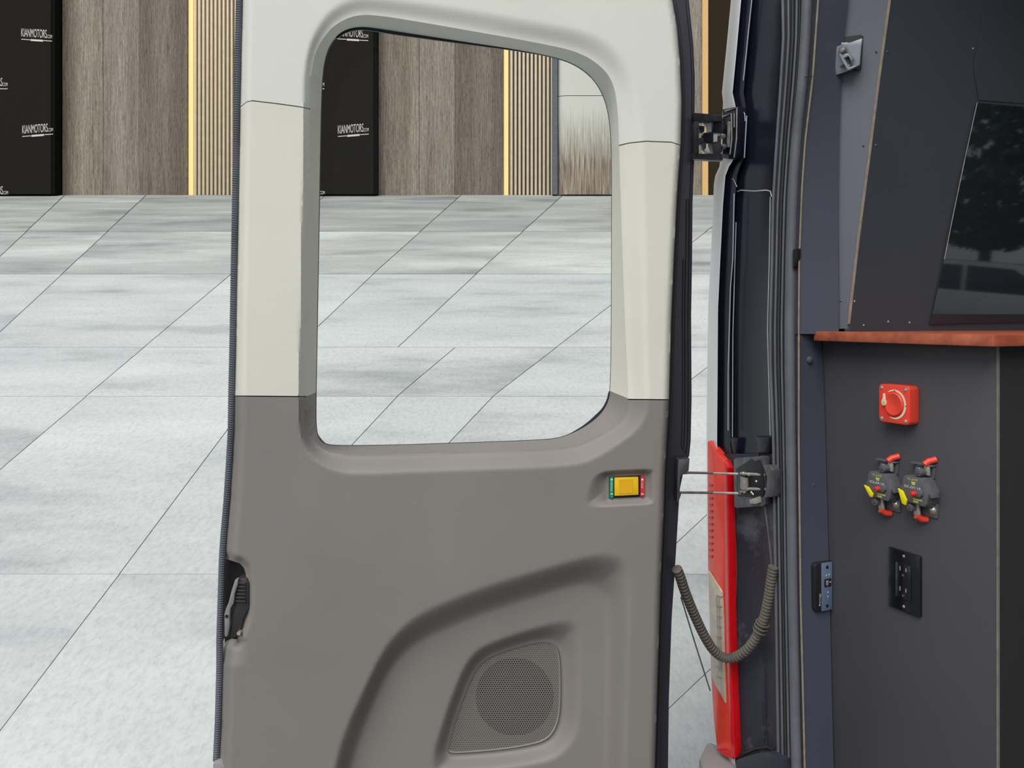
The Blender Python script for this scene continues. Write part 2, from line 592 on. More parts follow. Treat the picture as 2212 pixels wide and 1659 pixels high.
for (v0, v1, js) in ROWS:
    for (a0, a1), (b0, b1) in zip(js[:-1], js[1:]):
        e = 1.2
        q = [(a0 + e, v0 + 0.4), (b0 - e, v0 + 0.4), (b1 - e, v1 - 0.4), (a1 + e, v1 - 0.4)]
        pts = [G(*p) for p in q]
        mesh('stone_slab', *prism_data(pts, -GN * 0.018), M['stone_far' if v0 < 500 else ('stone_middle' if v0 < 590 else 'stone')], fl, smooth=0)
# unseen level yard under the van, made dark asphalt to cut bounce light
ap = mesh('floor', [(-26, -14, -0.3), (26, -14, -0.3), (26, K0 - 0.01, -0.3), (-26, K0 - 0.01, -0.3), (-26, -14, 0), (26, -14, 0), (26, K0 - 0.01, 0), (-26, K0 - 0.01, 0)],
          [(0, 1, 2, 3), (4, 5, 6, 7), (0, 1, 5, 4), (2, 3, 7, 6), (1, 2, 6, 5), (3, 0, 4, 7)],
          plain('low_bounce_asphalt', rgb(92, 92, 92), 0.9, var=0.3, scale=60), smooth=0)
ap['kind'] = 'structure'

# ================================================================== SETTING: feature wall
wb = mesh('wall_back', *box_data((0, DW + 0.35, 6.0), (Vector((1, 0, 0)), Vector((0, 1, 0)), Z), (52, 0.3, 14)), M['wall'], smooth=0)
wb['kind'] = 'structure'
TOPV = -190
def wall_box(name, u0, u1, y0, y1, mat, parent, v0=TOPV, v1=424, bevel=0.0):
    a, b = P(u0, v1, DW), P(u1, v0, DW)
    c = Vector(((a.x + b.x) / 2, (y0 + y1) / 2, (a.z + b.z) / 2))
    return mesh(name, *box_data(c, (Vector((1, 0, 0)), Vector((0, 1, 0)), Z), (b.x - a.x, y1 - y0, b.z - a.z)), mat, parent, bevel=bevel)

def wood(u0, u1, y, m):
    wall_box('wood_panel', u0, u1, y, DW + 0.2, WOOD[m], wb)
for off in (0, 683):
    wood(135 + off, 222 + off, DW, 0)
    wood(222.6 + off, 299 + off, DW + 0.01, 2)
    wood(299.6 + off, 404 + off, DW, 1)
    wall_box('slat_backing', 404 + off, 523 + off, DW + 0.12, DW + 0.2, M['slat_back'], wb)
    wall_box('light_strip', 405 + off, 415 + off, DW + 0.06, DW + 0.12, M['led'], wb)
    for i in range(11):
        u = 419.5 + off + i * 8.75
        wall_box('slat', u, u + 5.0, DW - 0.02, DW + 0.12, M['slat'], wb, bevel=0.012)
wood(1330, 1422, DW, 0)
wood(1422.6, 1516, DW, 2)
wall_box('edge_trim', 1516.5, 1529, DW - 0.04, DW + 0.2, M['gold'], wb)
wall_box('dark_panel', 1530, 1900, DW, DW + 0.2, M['board_brown'], wb)
for k in range(5):
    wood(1905 + k * 92, 1996 + k * 92, DW, k % 3)
for k in range(3):
    wood(-760 + k * 92, -669 + k * 92, DW, k % 3)

def backdrop(u0, u1, marks, label):
    base = P((u0 + u1) / 2, 424, DW)
    t = thing('backdrop_board', label, 'backdrop', Vector((base.x, DW, WALL_BASE)), group='black lettered backdrop boards')
    wall_box('board_panel', u0, u1 - 7, DW - 0.36, DW - 0.08, M['board'], t)
    wall_box('board_edge', u1 - 6.9, u1, DW - 0.34, DW - 0.08, M['board_edge'], t)
    yy = DW - 0.365
    for (u, v, tilt) in marks:                     # u, v: top left corner of the wordmark, 66 px wide
        px = yy / F
        mb = MB()
        def put(body, du, dv, wpx, hpx):
            vv, ff = text_mesh(body, wpx, hpx)
            pts = []
            for (x, y) in vv:
                uu = u + du + x
                pts.append(P(uu, v + dv + hpx - y + tilt * (uu - u), yy))
            mb.add(pts, ff)
        put('KIANMOTORS', 0, 0, 55, 18)
        put('.COM', 55, 10.5, 11.5, 7.5)
        for (x0, x1, y0, y1) in ((0, 19, 23, 24.6), (48, 66.5, 23, 24.6), (20, 47, 22.2, 26.2)):
            q = [P(u + x, v + y + tilt * x, yy) for x, y in ((x0, y0), (x1, y0), (x1, y1), (x0, y1))]
            mb.add(q, [(0, 1, 2, 3)])
        mb.build('wordmark', M['lettering'], t, smooth=0)
    return t
backdrop(-480, 135, [(46, 61, 0.06), (48, 271, -0.08), (-50, 168, 0.0), (-49, 402, 0.0)],
         'black backdrop board with pale wordmarks left of the open van door')
backdrop(524, 819, [(729, 60, 0.06), (730, 271, -0.08), (634, 168, 0.0), (635, 402, 0.0)],
         'black backdrop board with pale wordmarks seen through the van door window')

# added panel painted as a ghost reflection of the door pillar, fading into wood
def pillar_ghost():
    k = NT('ghost_fading_to_wood')
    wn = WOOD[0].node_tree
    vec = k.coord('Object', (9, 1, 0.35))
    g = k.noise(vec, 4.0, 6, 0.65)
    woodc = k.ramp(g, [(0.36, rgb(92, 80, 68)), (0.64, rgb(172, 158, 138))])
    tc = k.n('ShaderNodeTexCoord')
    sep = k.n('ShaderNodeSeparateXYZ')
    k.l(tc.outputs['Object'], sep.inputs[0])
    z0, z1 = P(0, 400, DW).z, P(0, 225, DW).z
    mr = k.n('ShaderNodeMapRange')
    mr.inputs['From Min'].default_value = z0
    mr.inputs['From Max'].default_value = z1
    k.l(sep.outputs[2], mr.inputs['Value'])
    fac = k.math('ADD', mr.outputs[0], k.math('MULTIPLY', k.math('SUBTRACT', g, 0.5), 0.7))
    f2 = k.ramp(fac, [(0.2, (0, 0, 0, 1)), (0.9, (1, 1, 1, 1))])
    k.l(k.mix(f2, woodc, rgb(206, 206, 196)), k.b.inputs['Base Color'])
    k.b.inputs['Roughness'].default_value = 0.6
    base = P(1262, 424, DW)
    t = thing('pillar_ghost', 'off-white ghost reflection of the door pillar, built as a panel beside wooden slats on back wall', 'panel', Vector((base.x, DW, WALL_BASE)))
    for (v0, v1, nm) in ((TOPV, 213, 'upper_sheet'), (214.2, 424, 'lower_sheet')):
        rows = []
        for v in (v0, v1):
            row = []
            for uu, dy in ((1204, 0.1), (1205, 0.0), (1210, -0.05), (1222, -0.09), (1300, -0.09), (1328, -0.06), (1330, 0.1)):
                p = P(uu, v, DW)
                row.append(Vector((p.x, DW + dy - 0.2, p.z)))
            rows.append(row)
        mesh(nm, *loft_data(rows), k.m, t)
    mb = MB()
    a, b = P(1192, 424, DW), P(1203, TOPV, DW)
    mb.box(((a.x + b.x) / 2, DW - 0.2, (a.z + b.z) / 2), (Vector((1, 0, 0)), Vector((0, 1, 0)), Z), (b.x - a.x, 0.2, b.z - a.z))
    mb.build('edge_strip', M['rubber_blue'], t)
pillar_ghost()

# ================================================================== VAN
vanp = AB(0.6, 0.8, 0)
van = thing('cargo_van', 'dark van seen from behind with its rear door swung open', 'van', vanp)

# ---- shell (mostly out of frame)
def vbox(name, a0, a1, b0, b1, z0, z1, mat, parent=van, bevel=0.0):
    c = AB((a0 + a1) / 2, (b0 + b1) / 2, (z0 + z1) / 2)
    return mesh(name, *box_data(c, (R, N, Z), (a1 - a0, b1 - b0, z1 - z0)), mat, parent, bevel=bevel)
VL = 4.3
vbox('body_side', -0.085, -0.055, 0.16, VL, 0.38, 2.75, M['body_dark'], bevel=0.008)
vbox('body_side', 1.80, 1.84, 0.05, 1.4, 0.38, 2.75, M['body_dark'], bevel=0.008)
vbox('body_side', 1.80, 1.84, 3.6, VL, 0.38, 2.75, M['body_dark'], bevel=0.008)
vbox('roof', -0.055, 1.80, 0.06, VL, 2.66, 2.75, M['body_dark'], bevel=0.02)
vbox('bulkhead', -0.055, 1.80, VL - 0.08, VL, 0.50, 2.66, M['panel_dark'])
vbox('load_floor', -0.055, 1.80, 0.06, VL - 0.08, 0.42, 0.50, M['black'])
wheel_c = AB(0.02, 1.15, 0.34)
for aa in (0.03, 1.55):
    rows = []
    prof = [(0, .20), (0, .31), (.02, .335), (.05, .34), (.15, .34), (.18, .335), (.20, .31), (.20, .20)]
    for (da, rr) in prof:
        rows.append([AB(aa + da, 1.15 + rr * math.cos(k * math.pi / 16), 0.34 + rr * math.sin(k * math.pi / 16)) for k in range(32)])
    wv, wf = loft_data(rows, True)
    wf += [tuple(range(32)), tuple(range(7 * 32, 8 * 32))]
    mesh('wheel', wv, wf, M['tyre'], van)

# ---- rear pillar
VV = list(range(-460, 1661, 20))
SL = [(-460, 1600), (-60, 1583), (0, 1579), (95, 1570), (205, 1559), (226, 1563), (250, 1560), (340, 1556), (362, 1554), (380, 1545), (399, 1542), (456, 1540), (560, 1535), (650, 1530), (830, 1527), (946, 1526), (1100, 1527), (1230, 1529), (1400, 1533), (1548, 1540), (1660, 1552)]
SR = [(-460, 1622), (-60, 1605), (0, 1601), (101, 1592), (205, 1582), (233, 1591), (320, 1590), (345, 1587), (368, 1568), (439, 1562), (560, 1556), (669, 1551), (832, 1550), (970, 1549), (1010, 1565), (1100, 1572), (1300, 1575), (1500, 1581), (1660, 1589)]
JR = [(-460, 1702), (-60, 1690), (0, 1687), (84, 1689), (202, 1682), (337, 1673), (439, 1667), (560, 1665), (711, 1661), (801, 1662), (952, 1668), (1249, 1673), (1660, 1679)]
WR = [(-460, 1802), (-60, 1774), (0, 1769), (169, 1757), (304, 1741), (405, 1734), (560, 1728), (681, 1727), (862, 1727), (950, 1727), (1292, 1731), (1660, 1740)]
FD = [(-460, 1862), (-60, 1837), (0, 1833), (78, 1824), (170, 1817), (320, 1812), (458, 1810), (715, 1812)]
FL = [(740, 1775), (800, 1779), (1240, 1791), (1660, 1801)]
PE = [(-460, 1981), (-60, 1931), (0, 1924), (160, 1902), (343, 1879), (518, 1856), (715, 1834)]

rows = []
for v in VV:
    l, r = lerp(SL, v), lerp(SR, v)
    rows.append([VP(l + 18, v, 0.20), VP(l + 1, v, 0.085), VP(l, v, 0.055), VP(l + 1.5, v, 0.03), VP(l + (r - l) * 0.35, v, 0.012), VP(l + (r - l) * 0.8, v, 0.0), VP(r, v, 0.0)])
mesh('corner_strip', *loft_data(rows), M['strip_reflection'], van, smooth=50)
rows = []
for v in VV:
    r, j = lerp(SR, v), lerp(JR, v)
    if v > 1000:
        rows.append(None)
        continue
    w_ = j - r
    rows.append([VP(r, v, 0.0), VP(r + 2.5, v, 0.010), VP(r + 0.24 * w_, v, 0.012), VP(r + 0.27 * w_, v, 0.024), VP(r + 0.6 * w_, v, 0.026), VP(r + 0.95 * w_, v, 0.028), VP(j + 4, v, 0.02)])
rows = [r for r in rows if r]
mesh('door_jamb', *loft_data(rows), M['gloss'], van, smooth=25)
rows = []
for v in range(980, 1700, 10):
    r, j = lerp(SR, v), lerp(JR, v)
    w_ = j - r
    arc = 0.012 * math.exp(-((v - 1230) / 150.0) ** 2)
    rows.append([VP(r - 4, v, 0.01), VP(r + 3, v, 0.004), VP(r + 0.35 * w_, v, 0.012 + arc), VP(r + 0.68 * w_, v, 0.02 + arc), VP(r + 0.76 * w_, v, 0.028), VP(j + 4, v, 0.02)])
mesh('jamb_cover', *loft_data(rows), M['pillar_plastic'], van, smooth=60)

def vtube(name, tab, b, rpx, mat, parent=van, v0=None, v1=None, step=20, seg=8):
    v0 = tab[0][0] if v0 is None else v0
    v1 = tab[-1][0] if v1 is None else v1
    n = max(2, int(abs(v1 - v0) / step) + 1)
    path = [VP(lerp(tab, v0 + (v1 - v0) * i / (n - 1)), v0 + (v1 - v0) * i / (n - 1), b) for i in range(n)]
    return mesh(name, *tube_data(path, rpx * 0.00097, seg), mat, parent)

for tab, b in (([(-60, 1628), (0, 1624), (174, 1606)], 0.016), ([(250, 1613), (341, 1608)], 0.014),
               ([(418, 1586), (560, 1583), (620, 1578), (801, 1573), (930, 1573)], 0.010),
               ([(480, 1590), (723, 1583), (946, 1582)], 0.026), ([(425, 1664), (560, 1662), (711, 1658), (940, 1664)], 0.03)):
    vtube('pressed_crease', tab, b - 0.006, 1.4, M['crease'])
path = [VP(u, v, 0.020) for u, v in ((1593, 414), (1600, 411), (1630, 413), (1655, 411), (1664, 413), (1667, 425))]
mesh('pressed_crease', *tube_data(path, 0.0014, 8), M['crease'], van)
path = [VP(u, v, 0.012) for u, v in ((1580, 212), (1590, 222), (1602, 234), (1609, 246), (1610, 262))]
mesh('pressed_crease', *tube_data(path, 0.0013, 8), M['crease'], van)
path = [VP(u, v, 0.012) for u, v in ((1563, 372), (1572, 380), (1585, 388), (1592, 404))]
mesh('pressed_crease', *tube_data(path, 0.0011, 8), M['crease'], van)
# pocket at the foot of the jamb
for (u0, u1, v0, v1) in ((1576, 1594, 944, 984), (1632, 1664, 942, 980)):
    mesh('jamb_boss', *prism_data([VP(u, v, 0.012) for u, v in ((u0, v0), (u1, v0 + 2), (u1 - 3, v1), (u0 + 6, v1 + 2))], N * 0.03), M['gloss'], van, bevel=0.003)

# ---- weather strip: flange, ridges and bulb
rows = []
for v in VV:
    j, w_ = lerp(JR, v), lerp(WR, v)
    rows.append([VP(j - 1, v, 0.03), VP(j + 1, v, 0.004), VP(w_ - 1, v, 0.008), VP(w_ + 2, v, 0.03)])
ws = mesh('weather_strip', *loft_data(rows), M['rubber'], van)
for fr, rp, b, mt in ((0.05, 3.4, 0.002, 'seal_grey'), (0.20, 2.6, 0.001, 'seal_grey'), (0.32, 2.2, 0.001, 'rubber'), (0.42, 2.6, 0.0, 'seal_grey'), (0.50, 1.5, 0.002, 'rubber')):
    tab = [(v, lerp(JR, v) + fr * (lerp(WR, v) - lerp(JR, v))) for v in VV]
    vtube('seal_ridge', tab, b, rp, M[mt], ws)
tab = [(v, lerp(JR, v) + 0.69 * (lerp(WR, v) - lerp(JR, v))) for v in VV]
vtube('seal_bulb', tab, 0.002, 11.0, M['seal_grey'], ws, seg=16)
vtube('seal_trim_edge', [(v, lerp(WR, v) - 1.5) for v in VV], 0.004, 2.2, M['ply_edge'], ws)
mesh('seal_gap', *prism_data([VP(u, v, -0.006) for u, v in ((1713, 539), (1722, 537), (1721, 558), (1713, 580))], N * 0.01), M['black'], ws)

# ---- interior lining
def return_lining(name, v0, v1, tabL, tabR, m):
    rows = []
    n = int((v1 - v0) / 15) + 1
    for i in range(n):
        v = v0 + (v1 - v0) * i / (n - 1)
        a, b = VP(lerp(tabL, v), v, 0.006), VP(lerp(tabR, v), v, 0.075)
        rows.append([a, a.lerp(b, 0.5), b])
    mb = MB().add(*loft_data(rows))
    back = [[p - R * 0.012 for p in r] for r in rows]
    mb.add(*loft_data(back))
    mb.add(*loft_data([rows[0], back[0]])).add(*loft_data([rows[-1], back[-1]]))
    return mb.build(name, m, van)
upl = return_lining('upper_lining', -460, 721.5, WR, FD, M['slate'])
lol = return_lining('lower_lining', 723.5, 1660, WR, [(720, 1774)] + FL, M['slate'])
path = [VP(lerp(WR, 166) - 18, 166, -0.002), VP(lerp(WR, 166) - 2, 165, -0.002)]
mesh('lining_joint', *tube_data(path, 0.0009, 6), M['black'], van)
for (u, v) in ((1750, 778), (1756, 1048), (1769, 1652)):
    p = ray_plane(u, v, VP(1727, 700, 0.006), R)
    a, b = ab_of(p)
    mesh('push_pin', *dome_data(p - R * 0.001, R, 0.0085, 0.005), M['slate'], lol)
# rear-facing light panel, cut round the latch
B_L = 0.078
def b_edge(v):
    return B_L + 0.075 * (717.0 - v) / 777.0
def b_surf(u, v):
    l, r = lerp(FD, v) - 6, lerp(PE, v)
    return B_L + min(1.0, max(0.0, (u - l) / (r - l))) * (b_edge(v) - B_L)
def lpoly(pts, off=0.0):
    return [VP(u, v, b_surf(u, v) + off) for u, v in pts]
rows = []
for v in range(-460, 719, 10):
    l, r = lerp(FD, v) - 6, lerp(PE, v)
    rows.append([VP(l, v, B_L), VP((l + r) / 2, v, b_surf((l + r) / 2, v)), VP(r - 3, v, b_edge(v))])
lp = mesh('light_panel', *loft_data(rows), M['slate_light'], van)
path = [VP(lerp(PE, v) - 2, v, b_edge(v) - 0.001) for v in range(-460, 719, 20)]
mesh('panel_edge', *tube_data(path, 0.0030, 6), M['ply_edge'], van)
E0, E1 = VP(1834, 717, B_L), VP(1981, -460, b_edge(-460))
LN = (E1 - E0).cross(N).normalized()
if LN.dot(R) < 0:
    LN = -LN
dp = mesh('lining_panel', *prism_data([E0, E0 + N * 2.6, E1 + N * 2.6, E1], -LN * 0.012), M['panel_dark'], van)
def LPt(u, v, off=0.0):
    return ray_plane(u, v, E0 + LN * off, LN)
mesh('window_pane', *prism_data([LPt(u, v, 0.004) for u, v in ((2112, 222), (2420, 250), (2420, 690), (2010, 700))], -LN * 0.003), M['glass_dark'], van)
path = [LPt(u, v, 0.005) for u, v in ((2111, 222), (2085, 340), (2060, 460), (2040, 560))]
mesh('pane_edge', *tube_data(path, 0.0010, 6), M['steel'], van)
mesh('access_panel', *prism_data([LPt(u, v, 0.002) for u, v in ((2127, 20), (2420, 22), (2420, 240), (2115, 216), (2104, 140))], -LN * 0.0015), M['panel_dark'], van)
for u, v in ((1893, 111), (1865, 314), (1816, 650), (1917, 112), (1892, 314)):
    if u > lerp(PE, v):
        p, ax = LPt(u, v, 0.0), LN
    else:
        p, ax = VP(u, v, b_surf(u, v)), -N
    mesh('screw', *dome_data(p, ax, 0.0026, 0.0015, 10, 3), M['darksteel'], van)
for u, v in ((1866, 703), (1919, 695), (1965, 697), (1846, 651), (2102, 105), (2127, 200), (2180, 210)):
    mesh('screw', *dome_data(LPt(u, v, 0.0), LN, 0.0026, 0.0015, 10, 3), M['steel'], van)

# ---- tail light
def vpoly(pts, b):
    return [VP(u, v, b) for u, v in pts]
tl_out = [(1527, 951), (1545, 972), (1562, 994), (1571, 1014), (1574, 1100), (1576, 1300), (1579, 1420), (1583, 1520), (1588, 1639), (1566, 1634), (1548, 1620), (1541, 1560), (1535, 1463), (1532, 1340), (1528, 1224), (1527, 1080)]
tl = mesh('tail_light', *prism_data(vpoly(tl_out, -0.008), N * 0.05), M['lens_red'], van, bevel=0.004, label='red tail light lens with clear middle section')
mesh('lens_rim', *prism_data(vpoly([(1563, 993), (1571, 1012), (1574, 1100), (1576, 1300), (1579, 1420), (1583, 1520), (1588, 1638), (1579, 1634), (1574, 1520), (1569, 1420), (1566, 1300), (1565, 1100), (1564, 1030)], -0.014), N * 0.02), M['lens_red_dark'], tl, bevel=0.002)
mesh('clear_lens', *prism_data(vpoly([(1529, 1232), (1558, 1278), (1561, 1330), (1563, 1420), (1566, 1520), (1556, 1500), (1543, 1478), (1537, 1462), (1533, 1340)], -0.0125), N * 0.02), M['lens_clear'], tl, bevel=0.002)
for i in range(9):
    v = 1285 + i * 22
    mesh('lens_rib', *prism_data(vpoly([(1547, v), (1558, v + 3), (1558, v + 5), (1547, v + 2)], -0.0145), N * 0.004), M['steel'], tl)
for u in (1548, 1553):
    path = [VP(u + (v - 1290) * 0.035, v, -0.0145) for v in range(1290, 1470, 20)]
    mesh('lens_rib', *tube_data(path, 0.0009, 6), M['steel'], tl)
for i in range(12):
    v = 1045 + i * 14
    mesh('lens_rib', *prism_data(vpoly([(1531, v), (1538, v + 1), (1538, v + 6), (1531, v + 5)], -0.0105), N * 0.004), M['lens_red_dark'], tl)
mesh('lens_base', *prism_data(vpoly([(1547, 1618), (1566, 1616), (1579, 1622), (1585, 1640), (1566, 1634)], -0.0105), N * 0.003), M['lens_red_dark'], tl)

# ---- bumper step
bt = [VP(u, v, -0.05) for u, v in ((1511, 1632), (1523, 1622), (1548, 1614))]
zt = VP(1580, 1640, -0.02).z - 0.024
pts = []
for u, b in ((1510, -0.055), (1518, -0.085), (1595, -0.085), (1760, -0.085), (1760, 0.02), (1590, 0.02), (1545, 0.02), (1526, 0.005)):
    p = VP(u, 1632, b)
    pts.append(Vector((p.x, p.y, zt)))
mesh('bumper', *prism_data(pts, (0, 0, -0.16)), M['bumper'], van, bevel=0.012)
mesh('bumper_step', *prism_data(vpoly([(1589, 1642), (1612, 1634), (1640, 1626), (1660, 1625), (1669, 1632), (1690, 1640), (1690, 1720), (1589, 1720)], -0.02), N * 0.05), M['pillar_plastic'], van, bevel=0.003)
path = [VP(u, v, 0.0) for u, v in ((1588, 1634), (1610, 1627), (1635, 1617), (1660, 1614), (1672, 1622))]
mesh('bumper_gap', *tube_data(path, 0.004, 8), M['black'], van)

# ---- rear door --------------------------------------------------------------
YD = 1.60
door = thing('rear_door', None, None, P(980, 1790, YD + 0.06))
door.parent = van
door.matrix_parent_inverse = Matrix.Translation(-vanp)
door['label'] = 'open rear door with pale upper trim and taupe lower trim'

W0 = chaikin([(693, 240), (696, 165), (702, 125), (712, 97), (730, 74), (752, 62), (785, 57), (850, 67), (1000, 90), (1130, 109), (1215, 127), (1255, 146), (1285, 173), (1305, 208), (1316, 250), (1321, 310), (1322, 400), (1321, 700), (1319, 845), (1314, 868), (1302, 890), (1280, 911), (1250, 930), (1212, 946), (1170, 951), (1000, 957), (850, 962), (735, 963), (703, 961), (688, 948), (682, 926), (682, 860), (685, 700), (690, 400)])
W1 = chaikin([(670, 250), (671, 165), (680, 115), (700, 78), (727, 50), (771, 31), (829, 34), (997, 63), (1166, 93), (1251, 112), (1301, 144), (1326, 180), (1335, 240), (1337, 310), (1343, 500), (1350, 700), (1358, 850), (1354, 889), (1337, 915), (1294, 941), (1228, 968), (1120, 973), (920, 979), (745, 982), (705, 976), (680, 956), (666, 926), (661, 880), (662, 700), (666, 450)])
W2 = chaikin([(655, 240), (655, 170), (662, 110), (680, 60), (710, 18), (760, -10), (820, -10), (1000, 14), (1166, 44), (1260, 60), (1315, 85), (1354, 125), (1377, 180), (1389, 250), (1395, 310), (1398, 500), (1400, 700), (1404, 868), (1398, 900), (1380, 930), (1337, 962), (1294, 990), (1261, 1005), (1207, 1011), (1120, 1015), (900, 1022), (759, 1029), (716, 1018), (676, 995), (652, 963), (645, 922), (644, 860), (648, 700), (652, 450)])
TL = [(-60, 526), (0, 524), (222, 519), (400, 516), (600, 512), (770, 509), (855, 507), (930, 506), (1000, 502), (1080, 497), (1160, 490), (1207, 487)]
TL2 = [(1384, 481), (1445, 481), (1559, 478), (1637, 474), (1700, 472), (1790, 470)]
TR = [(-60, 1446), (0, 1452), (60, 1462), (130, 1468), (220, 1472), (306, 1470), (420, 1462), (560, 1455), (700, 1449), (862, 1445), (950, 1440), (1020, 1436), (1113, 1433), (1250, 1427), (1450, 1421), (1638, 1415), (1790, 1410)]
NOTCH = [(487, 1207), (503, 1212), (518, 1217), (527, 1227), (531, 1240), (533, 1265), (533, 1305), (530, 1330), (522, 1352), (514, 1372), (511, 1388), (497, 1385), (481, 1384)]
outline = np.array([(u, v) for v, u in TL] + NOTCH[1:-1] + [(u, v) for v, u in TL2] + [(u, v) for v, u in reversed(TR)], float)

R1o = chaikin([(700, 1790), (722, 1640), (745, 1570), (782, 1492), (815, 1420), (847, 1371), (896, 1327), (968, 1293), (1065, 1257), (1163, 1228), (1261, 1200), (1306, 1191), (1345, 1200), (1364, 1225), (1368, 1260), (1361, 1475), (1355, 1660), (1352, 1790)])
R1i = chaikin([(722, 1790), (760, 1659), (805, 1524), (844, 1446), (886, 1400), (935, 1375), (1033, 1332), (1131, 1300), (1228, 1270), (1268, 1264), (1296, 1276), (1305, 1303), (1306, 1475), (1301, 1659), (1300, 1790)])
R2o = chaikin([(930, 1665), (935, 1625), (942, 1599), (968, 1518), (997, 1443), (1023, 1407), (1052, 1389), (1131, 1361), (1196, 1342), (1230, 1336), (1252, 1348), (1260, 1380), (1258, 1541), (1248, 1592), (1228, 1622), (1192, 1648), (1120, 1662), (1000, 1672), (945, 1678)])
R2i = chaikin([(966, 1617), (980, 1563), (1000, 1506), (1025, 1447), (1046, 1425), (1075, 1410), (1131, 1392), (1179, 1383), (1200, 1390), (1210, 1410), (1213, 1459), (1212, 1541), (1201, 1578), (1180, 1602), (1131, 1614), (1066, 1623), (984, 1629), (967, 1627)])
Lo = chaikin([(1262, 1086), (1264, 1070), (1276, 1037), (1289, 1022), (1315, 1016), (1360, 1014), (1408, 1012), (1416, 1016), (1416, 1059), (1415, 1086), (1406, 1091), (1337, 1094), (1272, 1099)], 2)
Li = chaikin([(1310, 1030), (1316, 1027), (1390, 1024), (1395, 1028), (1395, 1072), (1390, 1076), (1316, 1080), (1310, 1077)], 1)
notch_np = np.array(NOTCH, float)

def band(p, outer, inner, depth):
    io, ii = inside(p, outer), inside(p, inner)
    t = np.zeros(len(p))
    m = io & ~ii
    if m.any():
        do, di = dist_poly(p[m], outer), dist_poly(p[m], inner)
        t[m] = sstep(do / (do + di + 1e-9))
    t[ii] = 1
    return -depth * t

def depth_at(p):
    p = np.asarray(p, float)
    d = np.zeros(len(p))
    u, v = p[:, 0], p[:, 1]
    le = np.interp(v, [t[0] for t in TL + TL2], [t[1] for t in TL + TL2])
    re = np.interp(v, [t[0] for t in TR], [t[1] for t in TR])
    wl = np.interp(v, [0, 800, 1100, 1790], [20, 22, 26, 26])
    d -= 0.036 * (1 - sstep((u - le) / wl)) ** 1.2
    d -= 0.010 * (1 - sstep((re - u) / 9.0))
    m = (v > 1150) & (v < 1450) & (u < 640)
    if m.any():
        dn = dist_poly(p[m], notch_np, closed=False)
        d[m] -= 0.014 * (1 - sstep(dn / 16.0))
    # facet under the handle notch
    m = (v > 1383) & (v < 1450) & (u < 560)
    d[m] -= 0.02 * np.clip(1 - (v[m] - 1388) / 50.0, 0, 1) * np.clip(1 - (u[m] - 490) / 45.0, 0, 1)
    # window chamfer
    i2 = inside(p, W2)
    m = i2
    if m.any():
        q = p[m]
        d1 = np.where(inside(q, W1), 0, dist_poly(q, W1))
        d2 = dist_poly(q, W2)
        d[m] -= np.interp(q[:, 1], [60, 330, 800], [0.011, 0.022, 0.034]) * (1 - sstep(d1 / (d1 + d2 + 1e-9)))
    m = v > 1150
    if m.any():
        q = p[m]
        d[m] += band(q, R1o, R1i, 0.046) + band(q, R2o, R2i, 0.030)
    m = (v > 1000) & (v < 1110) & (u > 1240)
    if m.any():
        d[m] += band(p[m], Lo, Li, 0.016)
    return d

SEAM_L = [(470, 226), (519, 231), (533, 220), (545, 217.5), (600, 224), (650, 231), (672, 236), (720, 252)]
SEAM_R = [(1290, 330), (1322, 318), (1358, 309), (1395, 305), (1450, 307), (1472, 314), (1500, 320)]
def seam_low(u):
    return 855.5 + (u - 507) * (8.0 / 937)
def seam_top(u):
    if u < 1005:
        return float(np.interp(u, [s[0] for s in SEAM_L], [s[1] for s in SEAM_L]))
    return float(np.interp(u, [s[0] for s in SEAM_R], [s[1] for s in SEAM_R]))
GAP = 1.3

pts2, edges2 = [], []
def add_loop(poly, closed=True):
    k = len(pts2)
    n = len(poly)
    pts2.extend([tuple(map(float, p)) for p in poly])
    for i in range(n if closed else n - 1):
        edges2.append((k + i, k + (i + 1) % n))
def densify(poly, step=8.0):
    out = []
    n = len(poly)
    for i in range(n):
        a, b = np.array(poly[i]), np.array(poly[(i + 1) % n])
        m = max(1, int(np.linalg.norm(b - a) / step))
        out += [a + (b - a) * j / m for j in range(m)]
    return np.array(out)
outline_d = densify(outline)
W1 = densify(W1, 6.0)
add_loop(outline_d)
add_loop(W1)
for seam in (SEAM_L, SEAM_R):
    for s in (-GAP, GAP):
        line = []
        for a, b in zip(seam[:-1], seam[1:]):
            m = max(1, int(abs(b[0] - a[0]) / 5))
            line += [(a[0] + (b[0] - a[0]) * j / m, a[1] + (b[1] - a[1]) * j / m + s) for j in range(m)]
        line.append((seam[-1][0], seam[-1][1] + s))
        add_loop(line, False)
for (ua, ub) in ((470, 720), (1290, 1500)):
    for s in (-GAP, GAP):
        add_loop([(u, seam_low(u) + s) for u in np.linspace(ua, ub, 40)], False)
STEP = 5.0
gu, gv = np.meshgrid(np.arange(470, 1480, STEP), np.arange(-55, 1790, STEP))
gp = np.stack([gu.ravel(), gv.ravel()], 1)
jit = np.random.RandomState(3).uniform(-0.4, 0.4, gp.shape)
gp = gp + jit
keep = inside(gp, outline) & ~inside(gp, W1)
gp = gp[keep]
keep = (dist_poly(gp, outline_d) > 2.5) & (dist_poly(gp, W1) > 2.5)
gp = gp[keep]
sl = np.array([min(abs(p[1] - seam_top(p[0])), abs(p[1] - seam_low(p[0]))) for p in gp])
gp = gp[sl > 3.5]
fine = []
for poly in (Lo,):
    fu, fv = np.meshgrid(np.arange(1256, 1422, 2.0), np.arange(1008, 1104, 2.0))
    fine.append(np.stack([fu.ravel(), fv.ravel()], 1) + 0.13)
gp = np.vstack([gp] + fine)
pts2.extend([tuple(p) for p in gp])
res = delaunay_2d_cdt([Vector(p) for p in pts2], edges2, [], 0, 1e-4, False)
